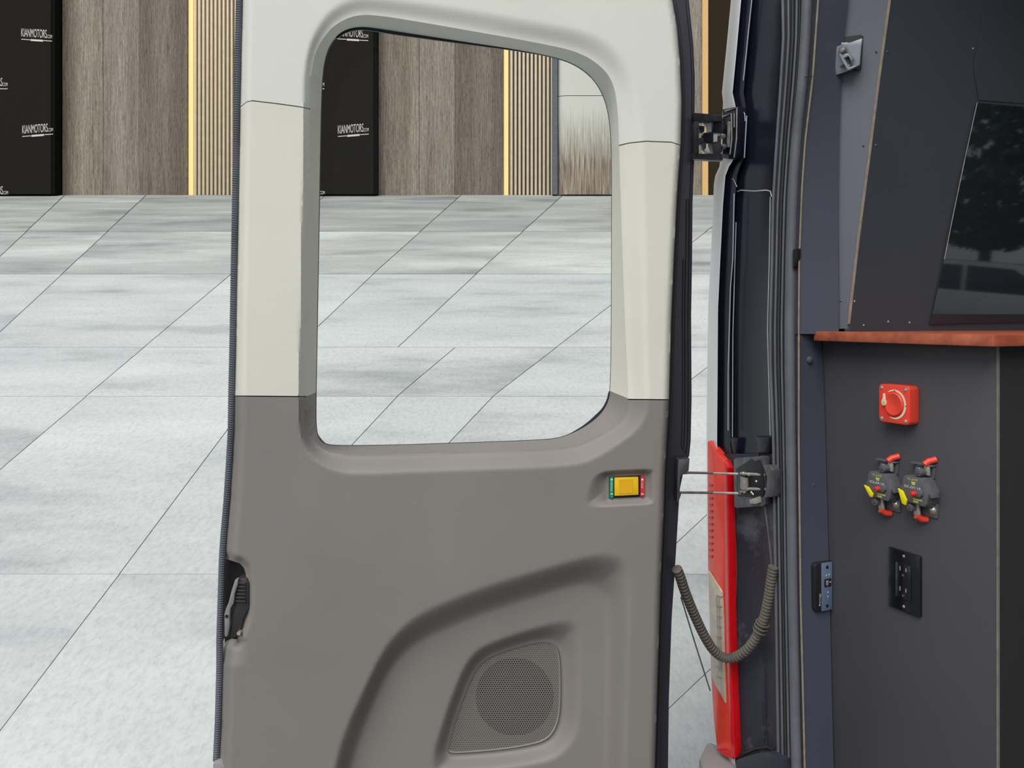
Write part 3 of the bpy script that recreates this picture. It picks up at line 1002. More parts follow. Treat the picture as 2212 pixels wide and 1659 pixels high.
cv = np.array([tuple(p) for p in res[0]])
tris = np.array([t for t in res[2] if len(t) == 3])
cen = cv[tris].mean(1)
ok = inside(cen, outline) & ~inside(cen, W1)
tris, cen = tris[ok], cen[ok]
st = np.array([seam_top(u) for u in cen[:, 0]])
sw = np.array([seam_low(u) for u in cen[:, 0]])
cls = np.full(len(tris), -1)
cls[cen[:, 1] < st - GAP] = 0
mid = (cen[:, 1] > st + GAP) & (cen[:, 1] < sw - GAP)
cls[mid & (cen[:, 0] < 1005)] = 1
cls[mid & (cen[:, 0] > 1005)] = 2
cls[cen[:, 1] > sw + GAP] = 3
dd = depth_at(cv)
# ring rays for the reveal
ctr = np.array([1005.0, 510.0])
def ray_hit(poly, q):
    c = np.array([min(max(q[0], 850.0), 1160.0), min(max(q[1], 260.0), 780.0)])
    dvec = (q - c) / np.linalg.norm(q - c)
    best = None
    for i in range(len(poly)):
        a, b = poly[i] - c, poly[(i + 1) % len(poly)] - c
        den = dvec[0] * (b - a)[1] - dvec[1] * (b - a)[0]
        if abs(den) < 1e-12:
            continue
        t = (a[0] * (b - a)[1] - a[1] * (b - a)[0]) / den
        s = (a[0] * dvec[1] - a[1] * dvec[0]) / den
        if t > 0 and -1e-9 <= s <= 1 + 1e-9:
            best = t if best is None else max(best, t)
    return c + dvec * best
w1_d = W1
w0_hit = np.array([ray_hit(W0, q) for q in w1_d])
W1D = depth_at(w1_d)

names = ['upper_trim', 'pillar_trim', 'pillar_trim', 'lower_trim']
mats = [M['trim_upper'], M['trim_mid'], M['trim_mid'], M['trim_low']]
trim = []
for c in range(4):
    tt = tris[cls == c]
    used = np.unique(tt)
    remap = {int(o): i for i, o in enumerate(used)}
    verts = [P(cv[o][0], cv[o][1], YD - dd[o]) for o in used]
    faces = [tuple(remap[int(i)] for i in t) for t in tt]
    cnt = {}
    for f in faces:
        for i in range(3):
            e = (f[i], f[(i + 1) % 3])
            cnt[tuple(sorted(e))] = cnt.get(tuple(sorted(e)), 0) + 1
    mb = MB()
    mb.add(verts, faces)
    bd = [e for e, n in cnt.items() if n == 1]
    for a, b in bd:                                # skirt that gives the moulding its thickness
        pa, pb = cv[used[a]], cv[used[b]]
        da, db = 0.012 - dd[used[a]], 0.012 - dd[used[b]]
        if min(dist_poly(np.array([(pa + pb) / 2]), W1)[0], 9) < 1.0:
            continue
        va, vb = verts[a], verts[b]
        mb.add([va, vb, vb + Vector((0, 0.014, 0)), va + Vector((0, 0.014, 0))], [(0, 1, 2, 3)])
    for i in range(len(w1_d)):                     # window reveal
        j = (i + 1) % len(w1_d)
        mu, mv = (w1_d[i] + w1_d[j]) / 2
        k = 0 if mv < seam_top(mu) else (3 if mv > seam_low(mu) else (1 if mu < 1005 else 2))
        if k != c:
            continue
        q0, q1 = w1_d[i], w1_d[j]
        r0, r1 = w0_hit[i], w0_hit[j]
        mb.add([P(q0[0], q0[1], YD - W1D[i]), P(q1[0], q1[1], YD - W1D[j]), P(r1[0], r1[1], YD + 0.12), P(r0[0], r0[1], YD + 0.12)], [(0, 1, 2, 3)])
    me_v, me_f = mb.v, mb.f
    me = bpy.data.meshes.new(names[c])
    me.from_pydata([tuple(v) for v in me_v], [], me_f)
    bm = bmesh.new()
    bm.from_mesh(me)
    bmesh.ops.remove_doubles(bm, verts=bm.verts, dist=1e-6)
    bmesh.ops.recalc_face_normals(bm, faces=bm.faces)
    bm.to_mesh(me)
    bm.free()
    me.polygons.foreach_set('use_smooth', [True] * len(me.polygons))
    me.set_sharp_from_angle(angle=math.radians(50))
    trim.append(link(names[c], me, mats[c], door))
for a, b in ((TL, 'x'),):
    pass

# door shell behind the trim
SRt = [(-60, 1480), (0, 1488), (60, 1494), (101, 1498), (169, 1501), (337, 1500), (439, 1496), (560, 1495), (681, 1493), (862, 1494), (952, 1492), (984, 1489), (1000, 1480), (1060, 1468), (1164, 1462), (1228, 1458), (1335, 1451), (1505, 1445), (1659, 1443), (1790, 1440)]
SLt = [(v, u - 4) for v, u in TL] + [(v, u - 4) for v, u in TL2]
shell = np.array([(u, v) for v, u in SLt] + [(u, v) for v, u in reversed(SRt)], float)
k0 = []
def shell_mesh():
    p2, e2 = [], []
    for poly in (densify(shell, 30), W1):
        k = len(p2)
        p2.extend([tuple(map(float, p)) for p in poly])
        e2.extend([(k + i, k + (i + 1) % len(poly)) for i in range(len(poly))])
    r = delaunay_2d_cdt([Vector(p) for p in p2], e2, [], 0, 1e-4, False)
    c = np.array([tuple(p) for p in r[0]])
    t = np.array([x for x in r[2] if len(x) == 3])
    ce = c[t].mean(1)
    t = t[inside(ce, shell) & ~inside(ce, W1)]
    mb = MB()
    mb.add([P(u, v, YD + 0.095) for u, v in c], [tuple(int(i) for i in x) for x in t])
    mb.add([P(u, v, YD + 0.15) if False else P(u, v, YD + 0.095) + Vector((0, 0.05, 0)) for u, v in c], [tuple(int(i) for i in x) for x in t])
    for poly in (densify(shell, 30), W1):
        n = len(poly)
        a = [P(u, v, YD + 0.095) for u, v in poly]
        b = [x + Vector((0, 0.05, 0)) for x in a]
        for i in range(n):
            mb.add([a[i], a[(i + 1) % n], b[(i + 1) % n], b[i]], [(0, 1, 2, 3)])
    mb.build('door_shell', M['shell'], door, smooth=30)
shell_mesh()
# dark edge lip round the hinge side of the door
def dtube(name, tab, off, Y, rpx, mat, v0, v1, seg=8, step=20):
    n = max(2, int((v1 - v0) / step) + 1)
    path = []
    for i in range(n):
        v = v0 + (v1 - v0) * i / (n - 1)
        path.append(P(lerp(tab, v) + off, v, Y))
    return mesh(name, *tube_data(path, rpx * 0.00095, seg), mat, door)
dtube('door_seal', SRt, -4.0, YD + 0.093, 3.0, M['shell'], -60, 985)
dtube('door_seal', SRt, -11.0, YD + 0.092, 3.0, M['rubber'], 430, 975)
dtube('door_seal', SRt, -17.0, YD + 0.091, 2.4, M['rubber'], 560, 965)
dtube('door_seal', TR, 5.5, YD + 0.06, 3.0, M['rubber'], -60, 1780)
# ribbed weather strip on the free edge
path, rad = [], []
v = -60.0
tabS = [(vv, uu - 7) for vv, uu in TL] + [(vv, uu - 6.5) for vv, uu in TL2]
while v < 1645:
    path.append(P(lerp(tabS, v), v, YD + 0.035))
    v += 1.25
dn = len(path)
mesh('edge_weather_strip', *tube_data(path, lambda i: 0.0074 if (i % 4) in (0, 1) else 0.0060, 10), M['rubber_blue'], door, smooth=20)
mesh('sill_cap', *prism_data([P(u, v, YD + 0.02) for u, v in ((459, 1652), (463, 1646), (480, 1646), (490, 1662), (496, 1790), (459, 1790))], (0, 0.05, 0)), M['bumper'], door, bevel=0.004)

# glass and gasket
def grow(poly, d):
    out = []
    n = len(poly)
    for i in range(n):
        t = poly[(i + 1) % n] - poly[i - 1]
        nn = np.array([t[1], -t[0]]) / (np.linalg.norm(t) + 1e-9)
        if nn @ (poly[i] - ctr) < 0:
            nn = -nn
        dd_ = d(poly[i], nn) if callable(d) else d
        out.append(poly[i] + nn * dd_)
    return np.array(out)
gl_poly = grow(W0, 6)
mesh('window_glass', *prism_data([P(u, v, YD + 0.128) for u, v in gl_poly], (0, 0.004, 0)), M['glass'], door, smooth=0)
def inset(p, nn):
    if nn[1] < -0.7:
        return -1.0 - 6.0 * max(0.0, 1 - abs(p[0] - 850) / 330.0)
    if p[0] > 1225 and p[1] > 850:
        return -1.0 - 5.0 * max(0.0, 1 - abs(p[0] - 1290) / 60.0)
    return -0.8
inn, out_ = grow(W0, inset), grow(W0, 7)
mb = MB()
nW = len(W0)
for i in range(nW):
    j = (i + 1) % nW
    mb.add([P(*inn[i], YD + 0.1225), P(*inn[j], YD + 0.1225), P(*out_[j], YD + 0.1215), P(*out_[i], YD + 0.1215)], [(0, 1, 2, 3)])
    mb.add([P(*inn[i], YD + 0.1225), P(*inn[j], YD + 0.1225), P(*inn[j], YD + 0.1225) + Vector((0, 0.004, 0)), P(*inn[i], YD + 0.1225) + Vector((0, 0.004, 0))], [(0, 1, 2, 3)])
mb.build('glass_gasket', plain('navy_black_gasket', rgb(34, 36, 54), 0.4), door)

# speaker grille
gc = P(1112, 1505, YD + 0.0735)
GR = grille_mat(gc, 0.083)
gr_o = grow(R2i, 0)
pts_c = (R2i - R2i.mean(0)) * 0.955 + R2i.mean(0)
mb = MB()
n = len(R2i)
rim = [P(u, v, YD + 0.076) for u, v in R2i]
lip = [P(*(R2i.mean(0) + (p - R2i.mean(0)) * 0.985), YD + 0.0705) for p in R2i]
flat = [P(*p, YD + 0.0735) for p in pts_c]
for a, b in ((rim, lip), (lip, flat)):
    for i in range(n):
        mb.add([a[i], a[(i + 1) % n], b[(i + 1) % n], b[i]], [(0, 1, 2, 3)])
mb.build('grille_rim', M['trim_low'], door)
mesh('speaker_grille', flat, [tuple(range(n))], GR, door, smooth=0, label='perforated speaker grille in recess')

# door lock slider in its recess
yl = YD + 0.0155
mesh('lock_housing', *prism_data([P(u, v, yl) for u, v in ((1315, 1029), (1391, 1025.5), (1392, 1074), (1315, 1077.5))], (0, 0.01, 0)), M['black'], door, bevel=0.0015)
mesh('lock_slider', *prism_data([P(u, v, yl - 0.006) for u, v in ((1327.5, 1032), (1379, 1030.5), (1379.5, 1069), (1327.5, 1071.5))], (0, 0.006, 0)), M['amber'], door, bevel=0.001, label='yellow lock slider')
mesh('slider_grip', *prism_data([P(u, v, yl - 0.0068) for u, v in ((1337, 1036), (1367, 1035), (1367, 1065), (1337, 1066.5))], (0, 0.002, 0)), M['amber_deep'], door)
gt = mesh('unlock_tab', *prism_data([P(u, v, yl - 0.004) for u, v in ((1317.5, 1033), (1320, 1030), (1324.8, 1029), (1324.8, 1075), (1318.5, 1076), (1317, 1073))], (0, 0.006, 0)), M['green'], door, label='green tab with white print')
rt = mesh('lock_tab', *prism_data([P(u, v, yl - 0.004) for u, v in ((1384, 1027), (1389, 1027), (1392.2, 1030), (1392, 1070), (1389, 1073), (1383.5, 1072.5))], (0, 0.006, 0)), M['red_deep'], door, label='red tab with white print')
def door_print(u, v, body, length, h, up=True):
    vv, ff = text_mesh(body, length, h)
    return [P(u + (h - y) * 1.0, v + x, yl - 0.0043) for x, y in vv], ff
for (u, vtop, body) in ((1319.0, 1040, 'UNLOCK'), (1385.0, 1040, 'LOCK')):
    mb = MB()
    mb.add(*door_print(u, vtop, body, 21 if len(body) > 4 else 15, 3.6))
    mb.add([P(u + a, vtop + b, yl - 0.0043) for a, b in ((0.3, -6.5), (4.5, -6.5), (4.5, -2), (0.3, -2))], [(0, 1, 2, 3)])
    mb.add([P(u + a, vtop + b, yl - 0.0043) for a, b in ((-0.2, 26), (5.2, 26), (5.2, 28), (-0.2, 28))], [(0, 1, 2, 3)])
    mb.build('tab_print', M['white_print'], door, smooth=0)

# inside handle in the notch
def c2(pts):
    return [(440 + x / 3.077, 1120 + y / 3.077) for x, y in pts]
mesh('handle_lever', *prism_data([P(u, v, YD + 0.005) for u, v in c2([(222, 402), (280, 398), (300, 430), (300, 600), (265, 660), (246, 740), (215, 792), (160, 795), (168, 720), (170, 650), (200, 585), (205, 520)])], (0, 0.05, 0)), M['lever_black'], door, bevel=0.002)
mesh('handle_plate', *prism_data([P(u, v, YD - 0.004) for u, v in c2([(206, 412), (215, 402), (228, 404), (226, 440), (206, 500), (200, 560), (178, 598), (172, 650), (172, 715), (158, 785), (147, 792), (138, 780), (136, 640), (146, 600), (164, 560), (184, 480)])], (0, 0.012, 0)), M['lever_grey'], door, bevel=0.002)
for i in range(6):
    y0 = 425 + i * 24
    x0 = 232 - i * 4.5
    mesh('grip_rib', *prism_data([P(u, v, YD - 0.001) for u, v in c2([(x0, y0), (280, y0 + 2), (280, y0 + 14), (x0 - 3, y0 + 12)])], (0, 0.02, 0)), M['lever_black'], door, bevel=0.0015)
u0, v0 = c2([(153, 650)])[0]
mesh('pivot_pin', *cyl_data(P(u0, v0, YD - 0.0045), (0, -1, 0), 0.0034, 0.0008, 16), M['black'], door)
u0, v0 = c2([(232, 765)])[0]
mesh('catch_pin', *cyl_data(P(u0, v0, YD - 0.002), (0, 1, 0), 0.004, 0.02, 14), M['brass'], door)
mesh('handle_recess', *prism_data([P(u, v, YD + 0.060) for u, v in ((484, 1190), (545, 1195), (548, 1400), (486, 1400))], (0, 0.005, 0)), M['black'], door)

# ---- hinges
def hpt(u, v, t):                                  # between the door edge (t=0) and the pillar (t=1)
    a = YD + 0.06
    b = VP(u, v, 0.0).y
    return P(u, v, a + (b - a) * t)
hg = thing('upper_hinge', None, None, hpt(1545, 345, 0.5))
hg.parent = van
hg.matrix_parent_inverse = Matrix.Translation(-vanp)
def hprism(name, pts, t0, t1, mat, depth=0.02, bevel=0.001):
    us = [p[0] for p in pts]
    lo, hi = min(us), max(us)
    q = [hpt(u, v, t0 + (t1 - t0) * (u - lo) / max(1e-6, hi - lo)) for u, v in pts]
    return mesh(name, *prism_data(q, (0.0, depth, 0.0)), mat, hg, bevel=bevel)
hprism('hinge_arm', [(1498, 243), (1530, 246), (1560, 249), (1562, 262), (1535, 262), (1500, 262)], 0.0, 0.8, M['darksteel'])
hprism('hinge_arm', [(1497, 331), (1535, 332), (1560, 331), (1562, 346), (1535, 345), (1497, 343)], 0.0, 0.8, M['darksteel'])
hprism('hinge_web', [(1500, 262), (1510, 262), (1510, 332), (1499, 332)], 0.0, 0.1, M['darksteel'])
hprism('hinge_knuckle', [(1540, 263), (1560, 261), (1566, 275), (1562, 288), (1538, 286)], 0.6, 0.85, M['shell'], 0.03, 0.003)
hprism('hinge_knuckle', [(1538, 308), (1556, 306), (1562, 316), (1560, 330), (1540, 331)], 0.6, 0.85, M['darksteel'], 0.03, 0.003)
hprism('hinge_block', [(1520, 286), (1542, 284), (1541, 308), (1522, 310), (1514, 300)], 0.4, 0.6, M['shell'], 0.02, 0.002)
for q in ([(1509, 271), (1522, 272), (1522, 284), (1512, 284)], [(1508, 298), (1520, 297), (1521, 311), (1508, 312)], [(1519, 309), (1525, 307), (1525, 320), (1519, 321)]):
    hprism('hinge_stop', q, 0.2, 0.35, M['darksteel'], 0.02, 0.001)
hprism('background_glare', [(1519, 266), (1531, 265), (1536, 262), (1537, 284), (1529, 286), (1525, 272)], 0.35, 0.5, M['white'], 0.012)  # added white blocks standing in for blown-out background between the arms
hprism('background_glare', [(1541, 290), (1550, 290), (1550, 306), (1541, 307)], 0.6, 0.7, M['white'], 0.012)
hprism('background_glare', [(1517, 321), (1526, 320), (1528, 309), (1531, 318), (1535, 331), (1524, 330), (1518, 326)], 0.35, 0.5, M['white'], 0.012)
# pillar plate with raised frames
def vprism(name, pts, b, depth, mat, parent, bevel=0.001):
    return mesh(name, *prism_data(vpoly(pts, b), N * depth), mat, parent, bevel=bevel)
vprism('pillar_plate', [(1561, 236), (1594, 230), (1592, 330), (1587, 345), (1560, 342)], -0.006, 0.02, M['gloss'], hg)
for loop, rp in (([(1566, 240), (1592, 233), (1591, 300), (1586, 340)], 1.5), ([(1563, 251), (1580, 246), (1581, 300), (1577, 334)], 1.5), ([(1586, 245), (1586, 275)], 1.2)):
    mesh('plate_rib', *tube_data([VP(u, v, -0.008) for u, v in loop], rp * 0.00105, 8), M['steel'], hg)
for u, v in ((1561, 296), (1563, 318)):
    mesh('hinge_bolt', *cyl_data(hpt(u, v, 0.85), (0, -1, 0), 0.006, 0.01, 6), M['darksteel'], hg, bevel=0.001)
mesh('hinge_frame', *prism_data(vpoly([(1571, 262), (1576, 262), (1574, 318), (1570, 318)], -0.010), N * 0.006), M['steel'], hg, bevel=0.001)

lh = thing('lower_hinge', None, None, hpt(1560, 1097, 0.6))
lh.parent = van
lh.matrix_parent_inverse = Matrix.Translation(-vanp)
def rprism(pts):
    return chaikin(pts, 1)
vprism('hinge_plate', [(1584, 993), (1588, 989), (1646, 985), (1650, 988), (1652, 1090), (1648, 1094), (1590, 1098), (1585, 1094)], -0.012, 0.016, M['darksteel'], lh, 0.002)
vprism('hinge_pocket', [(1590, 1012), (1622, 992), (1630, 996), (1642, 992), (1648, 1010), (1650, 1070), (1640, 1076), (1592, 1072)], -0.014, 0.004, M['black'], lh)
vprism('hinge_bracket', [(1648, 1004), (1662, 1005), (1669, 1016), (1670, 1060), (1668, 1074), (1650, 1075), (1655, 1052), (1656, 1030)], -0.020, 0.022, M['darksteel'], lh, 0.002)
def rod(pts, r, mat, parent=lh, name='hinge_rod'):
    path = []
    for u, v, t in pts:
        path.append(hpt(u, v, t))
    return mesh(name, *tube_data(path, r, 10), mat, parent)
rod([(1466, 1023, 0.0), (1490, 1021, 0.15), (1540, 1022, 0.55), (1598, 1024, 0.74)], 0.0028, M['steel'])
rod([(1466, 1064, 0.0), (1490, 1064, 0.15), (1540, 1064.5, 0.55), (1600, 1066, 0.74)], 0.0028, M['steel'])
rod([(1598, 1023, 0.74), (1654, 1026, 0.74)], 0.0034, M['steel'])
rod([(1600, 1062, 0.74), (1620, 1056, 0.74), (1656, 1057, 0.74)], 0.0034, M['steel'])
rod([(1597, 1020, 0.72), (1597, 1068, 0.72)], 0.0026, M['darksteel'])
path = []
for i in range(200):
    t = i / 199
    a = t * 2 * math.pi * 12
    c = hpt(1608, 1030 + t * 26, 0.74)
    path.append(c + Vector((math.cos(a) * 0.0085, math.sin(a) * 0.0085, 0)))
mesh('coil_spring', *tube_data(path, 0.0011, 6), M['steel'], lh)
for u, v in ((1606, 1023), (1618, 1025), (1608, 1062)):
    mesh('hinge_pin', *dome_data(hpt(u, v, 0.74), (0, -1, 0.2), 0.0045, 0.005), M['steel'], lh)
mesh('hinge_pin', *dome_data(VP(1634, 1040, -0.014), -N, 0.0032, 0.003), M['chrome'], lh)
rod([(1622, 1062, 0.72), (1628, 1069, 0.72)], 0.002, M['brass'])
vprism('hinge_lug', [(1618, 1080), (1640, 1072), (1641, 1086), (1632, 1089), (1620, 1088)], -0.018, 0.006, M['steel'], lh)
q = [P(u, v, YD + 0.055) for u, v in ((1465, 994), (1490, 990), (1488, 1018), (1474, 1024), (1470, 1032), (1469, 1062), (1472, 1068), (1466, 1085), (1462, 1085))]
mesh('door_bracket', *prism_data(q, (0, 0.03, 0)), M['darksteel'], lh, bevel=0.002)
rod([(1652, 1090, 1.0), (1660, 1150, 1.0), (1668, 1225, 1.0)], 0.0022, M['darksteel'], van, 'harness_cable')

# ---- wiring conduit
cp = [(1459, 1224, 0.02), (1467, 1242, 0.05), (1477, 1275, 0.12), (1498, 1326, 0.25), (1520, 1373, 0.4), (1541, 1405, 0.55), (1567, 1420, 0.68), (1592, 1413, 0.78), (1620, 1391, 0.86), (1643, 1347, 0.92), (1655, 1300, 0.95), (1662, 1249, 0.97), (1667, 1220, 1.0)]
pts = np.array(chaikin(cp, 3, False))
def resample(pts, step):
    L = np.concatenate([[0], np.cumsum(np.linalg.norm(np.diff(pts[:, :2], axis=0), axis=1))])
    s = np.arange(0, L[-1], step)
    return np.stack([np.interp(s, L, pts[:, k]) for k in range(pts.shape[1])], 1)
pts = resample(pts, 1.4)
def cond_y(u, v, t):
    return hpt(u, v, t) - Vector((0, 0.012, 0))
path = [cond_y(*p) for p in pts]
mesh('wiring_conduit', *tube_data(path, lambda i: 0.0112 if (i % 5) in (1, 2, 3) else 0.0088, 12), M['conduit'], van, smooth=40, label='ribbed grey wiring conduit between door and pillar')
for k in (0, 6, 12):
    c = len(path) * 0.70 + k
    p = path[int(c)]
    t = (path[int(c) + 2] - path[int(c) - 2]).normalized()
    ring = []
    s = t.orthogonal().normalized()
    b = t.cross(s)
    ring = [p + (s * math.cos(a) + b * math.sin(a)) * 0.0135 for a in np.linspace(0, 2 * math.pi, 25)]
    mesh('cable_tie', *tube_data(ring, 0.002, 6), M['conduit'], van)
rod([(1471, 1290, 0.1), (1500, 1385, 0.2), (1534, 1492, 0.35)], 0.0016, M['seal_grey'], van, 'check_cord')

# ================================================================== COUNTER + CABINET
ZC = 1.4753
TC = 0.0195
c0, c1 = ab_of(VP(1757, 720, 0.035)), ab_of(VP(2150, 720, 0.035))
wt = [AB(c0[0], 0.035, ZC), AB(c1[0] - 0.004, 0.035, ZC), AB(c1[0], 0.045, ZC), AB(c1[0], 1.6, ZC), AB(c0[0] + 0.004, 1.6, ZC), AB(c0[0] + 0.004, 0.078, ZC)]
ct = mesh('worktop', *prism_data(wt, (0, 0, -TC)), M['cherry'], bevel=0.002)
ct['label'] = 'reddish cherry wood worktop on the charcoal cabinet inside the van'
ct['category'] = 'worktop'
BC = 0.078
k0, k1 = ab_of(VP(1786, 1200, BC)), ab_of(VP(2157, 1200, BC))
cab = thing('cabinet', 'charcoal laminate cabinet under the cherry worktop inside the van', 'cabinet', AB((k0[0] + k1[0]) / 2, 0.6, 0.50))
def cbox(name, a0, a1, b0, b1, z0, z1, mat, bevel=0.0):
    c = AB((a0 + a1) / 2, (b0 + b1) / 2, (z0 + z1) / 2)
    return mesh(name, *box_data(c, (R, N, Z), (a1 - a0, b1 - b0, z1 - z0)), mat, cab, bevel=bevel)
ZB = ZC - TC
cbox('end_panel', k0[0] - 0.012, k1[0] - 0.003, BC, BC + 0.018, 0.50, ZB, M['charcoal'], 0.0008)
cbox('edge_band', k1[0] - 0.003, k1[0] - 0.0004, BC - 0.0008, BC + 0.0035, 0.50, ZB, M['edge_band'])
cbox('front_panel', k1[0] - 0.022, k1[0] - 0.001, BC + 0.004, BC + 0.085, 0.50, ZB, M['charcoal_side'])
cbox('front_panel', k1[0] - 0.022, k1[0] - 0.001, BC + 0.088, BC + 0.75, 0.50, ZB, M['charcoal_side'], 0.001)
cbox('front_panel', k1[0] - 0.022, k1[0] - 0.001, BC + 0.754, BC + 1.45, 0.50, ZB, M['charcoal_side'], 0.001)
cbox('carcass', k0[0] - 0.01, k1[0] - 0.024, BC + 0.02, BC + 1.45, 0.50, ZB, M['charcoal_side'])

# ---- mounting frame on the cabinet end: x along R, y up, z out of the panel
def frame_on(u, v, b=BC):
    p = VP(u, v, b)
    m = Matrix((R, Z, -N)).transposed().to_4x4()
    m.translation = p
    return m

def local_text(mb, body, x, y, wd, h, z):
    vv, ff = text_mesh(body, wd, h)
    mb.add([(x + a, y + b, z) for a, b in vv], ff)

def rrect(w_, h_, r, n=5, cx=0, cy=0):
    pts = []
    for (sx, sy, a0) in ((1, 1, 0), (-1, 1, 90), (-1, -1, 180), (1, -1, 270)):
        for i in range(n + 1):
            a = math.radians(a0 + 90 * i / n)
            pts.append((cx + sx * (w_ / 2 - r) + r * math.cos(a), cy + sy * (h_ / 2 - r) + r * math.sin(a)))
    return pts

# battery switch
sw_m = frame_on(1952, 872)
s = thing('battery_switch', 'red square battery isolator switch with cream dial on charcoal cabinet', 'switch', None, mat=sw_m)
body = rrect(0.068, 0.072, 0.008)
mesh('switch_body', *prism_data([(x, y, 0) for x, y in body], (0, 0, 0.026)), M['red'], s, bevel=0.0022, segs=3)
n = 40
arc_o, arc_i = [], []
for i in range(n + 1):
    a = math.radians(128 - i * (128 + 118) / n)
    wd = 0.0042 * math.sin(math.pi * min(1, max(0.0, i / n))) ** 0.5 + 0.0003
    arc_o.append((0.003 + 0.0255 * math.cos(a), 0.0275 * math.sin(a)))
    arc_i.append((0.003 + (0.0255 - wd) * math.cos(a), (0.0275 - wd) * math.sin(a)))
mb = MB()
mb.add(*loft_data([[Vector((x, y, 0.0268)) for x, y in arc_o], [Vector((x, y, 0.0268)) for x, y in arc_i]]))
mb.build('dial_ring', M['cream'], s, smooth=0)
mesh('dial_mark', *box_data((0.0275, -0.001, 0.0272), (Vector((1, 0, 0)), Vector((0, 1, 0)), Z), (0.0018, 0.0016, 0.0006)), M['black'], s)
mesh('dial_mark', *box_data((0.003, 0.0255, 0.0272), (Vector((1, 0, 0)), Vector((0, 1, 0)), Z), (0.0026, 0.0012, 0.0006)), M['black'], s)
v_, f_ = [], []
rows = []
for (sc, zz) in ((1.0, 0.0262), (0.97, 0.0285), (0.9, 0.0298), (0.72, 0.0290), (0.5, 0.0275), (0.02, 0.0268)):
    rows.append([Vector((0.002 + 0.0205 * sc * math.cos(k * math.pi / 16), 0.0225 * sc * math.sin(k * math.pi / 16), zz)) for k in range(32)])
mesh('dial_knob', *loft_data(rows, True), M['red'], s)
mb = MB()
tear = [(-0.0012, 0.015), (0.0012, 0.015), (0.0022, 0.006), (0.0045, 0.001), (0.005, -0.003), (0.0038, -0.0065), (0, -0.008), (-0.0038, -0.0065), (-0.005, -0.003), (-0.0045, 0.001), (-0.0022, 0.006)]
mesh('dial_pointer', *prism_data([(x - 0.0175, y + 0.004, 0.0285) for x, y in tear], (0, 0, 0.0030)), M['cream'], s)
mesh('dial_spot', *prism_data([(-0.0175 + 0.0028 * math.cos(a), 0.001 + 0.003 * math.sin(a), 0.0315) for a in np.linspace(0, 2 * math.pi, 13)[:-1]], (0, 0, 0.0003)), M['lime'], s)
for x, y in ((-0.027, 0.029), (0.026, 0.029), (-0.027, -0.029), (0.026, -0.029)):
    mesh('screw', *dome_data((x, y, 0.0258), (0, 0, 1), 0.0040, 0.0022, 14, 3), M['chrome'], s)

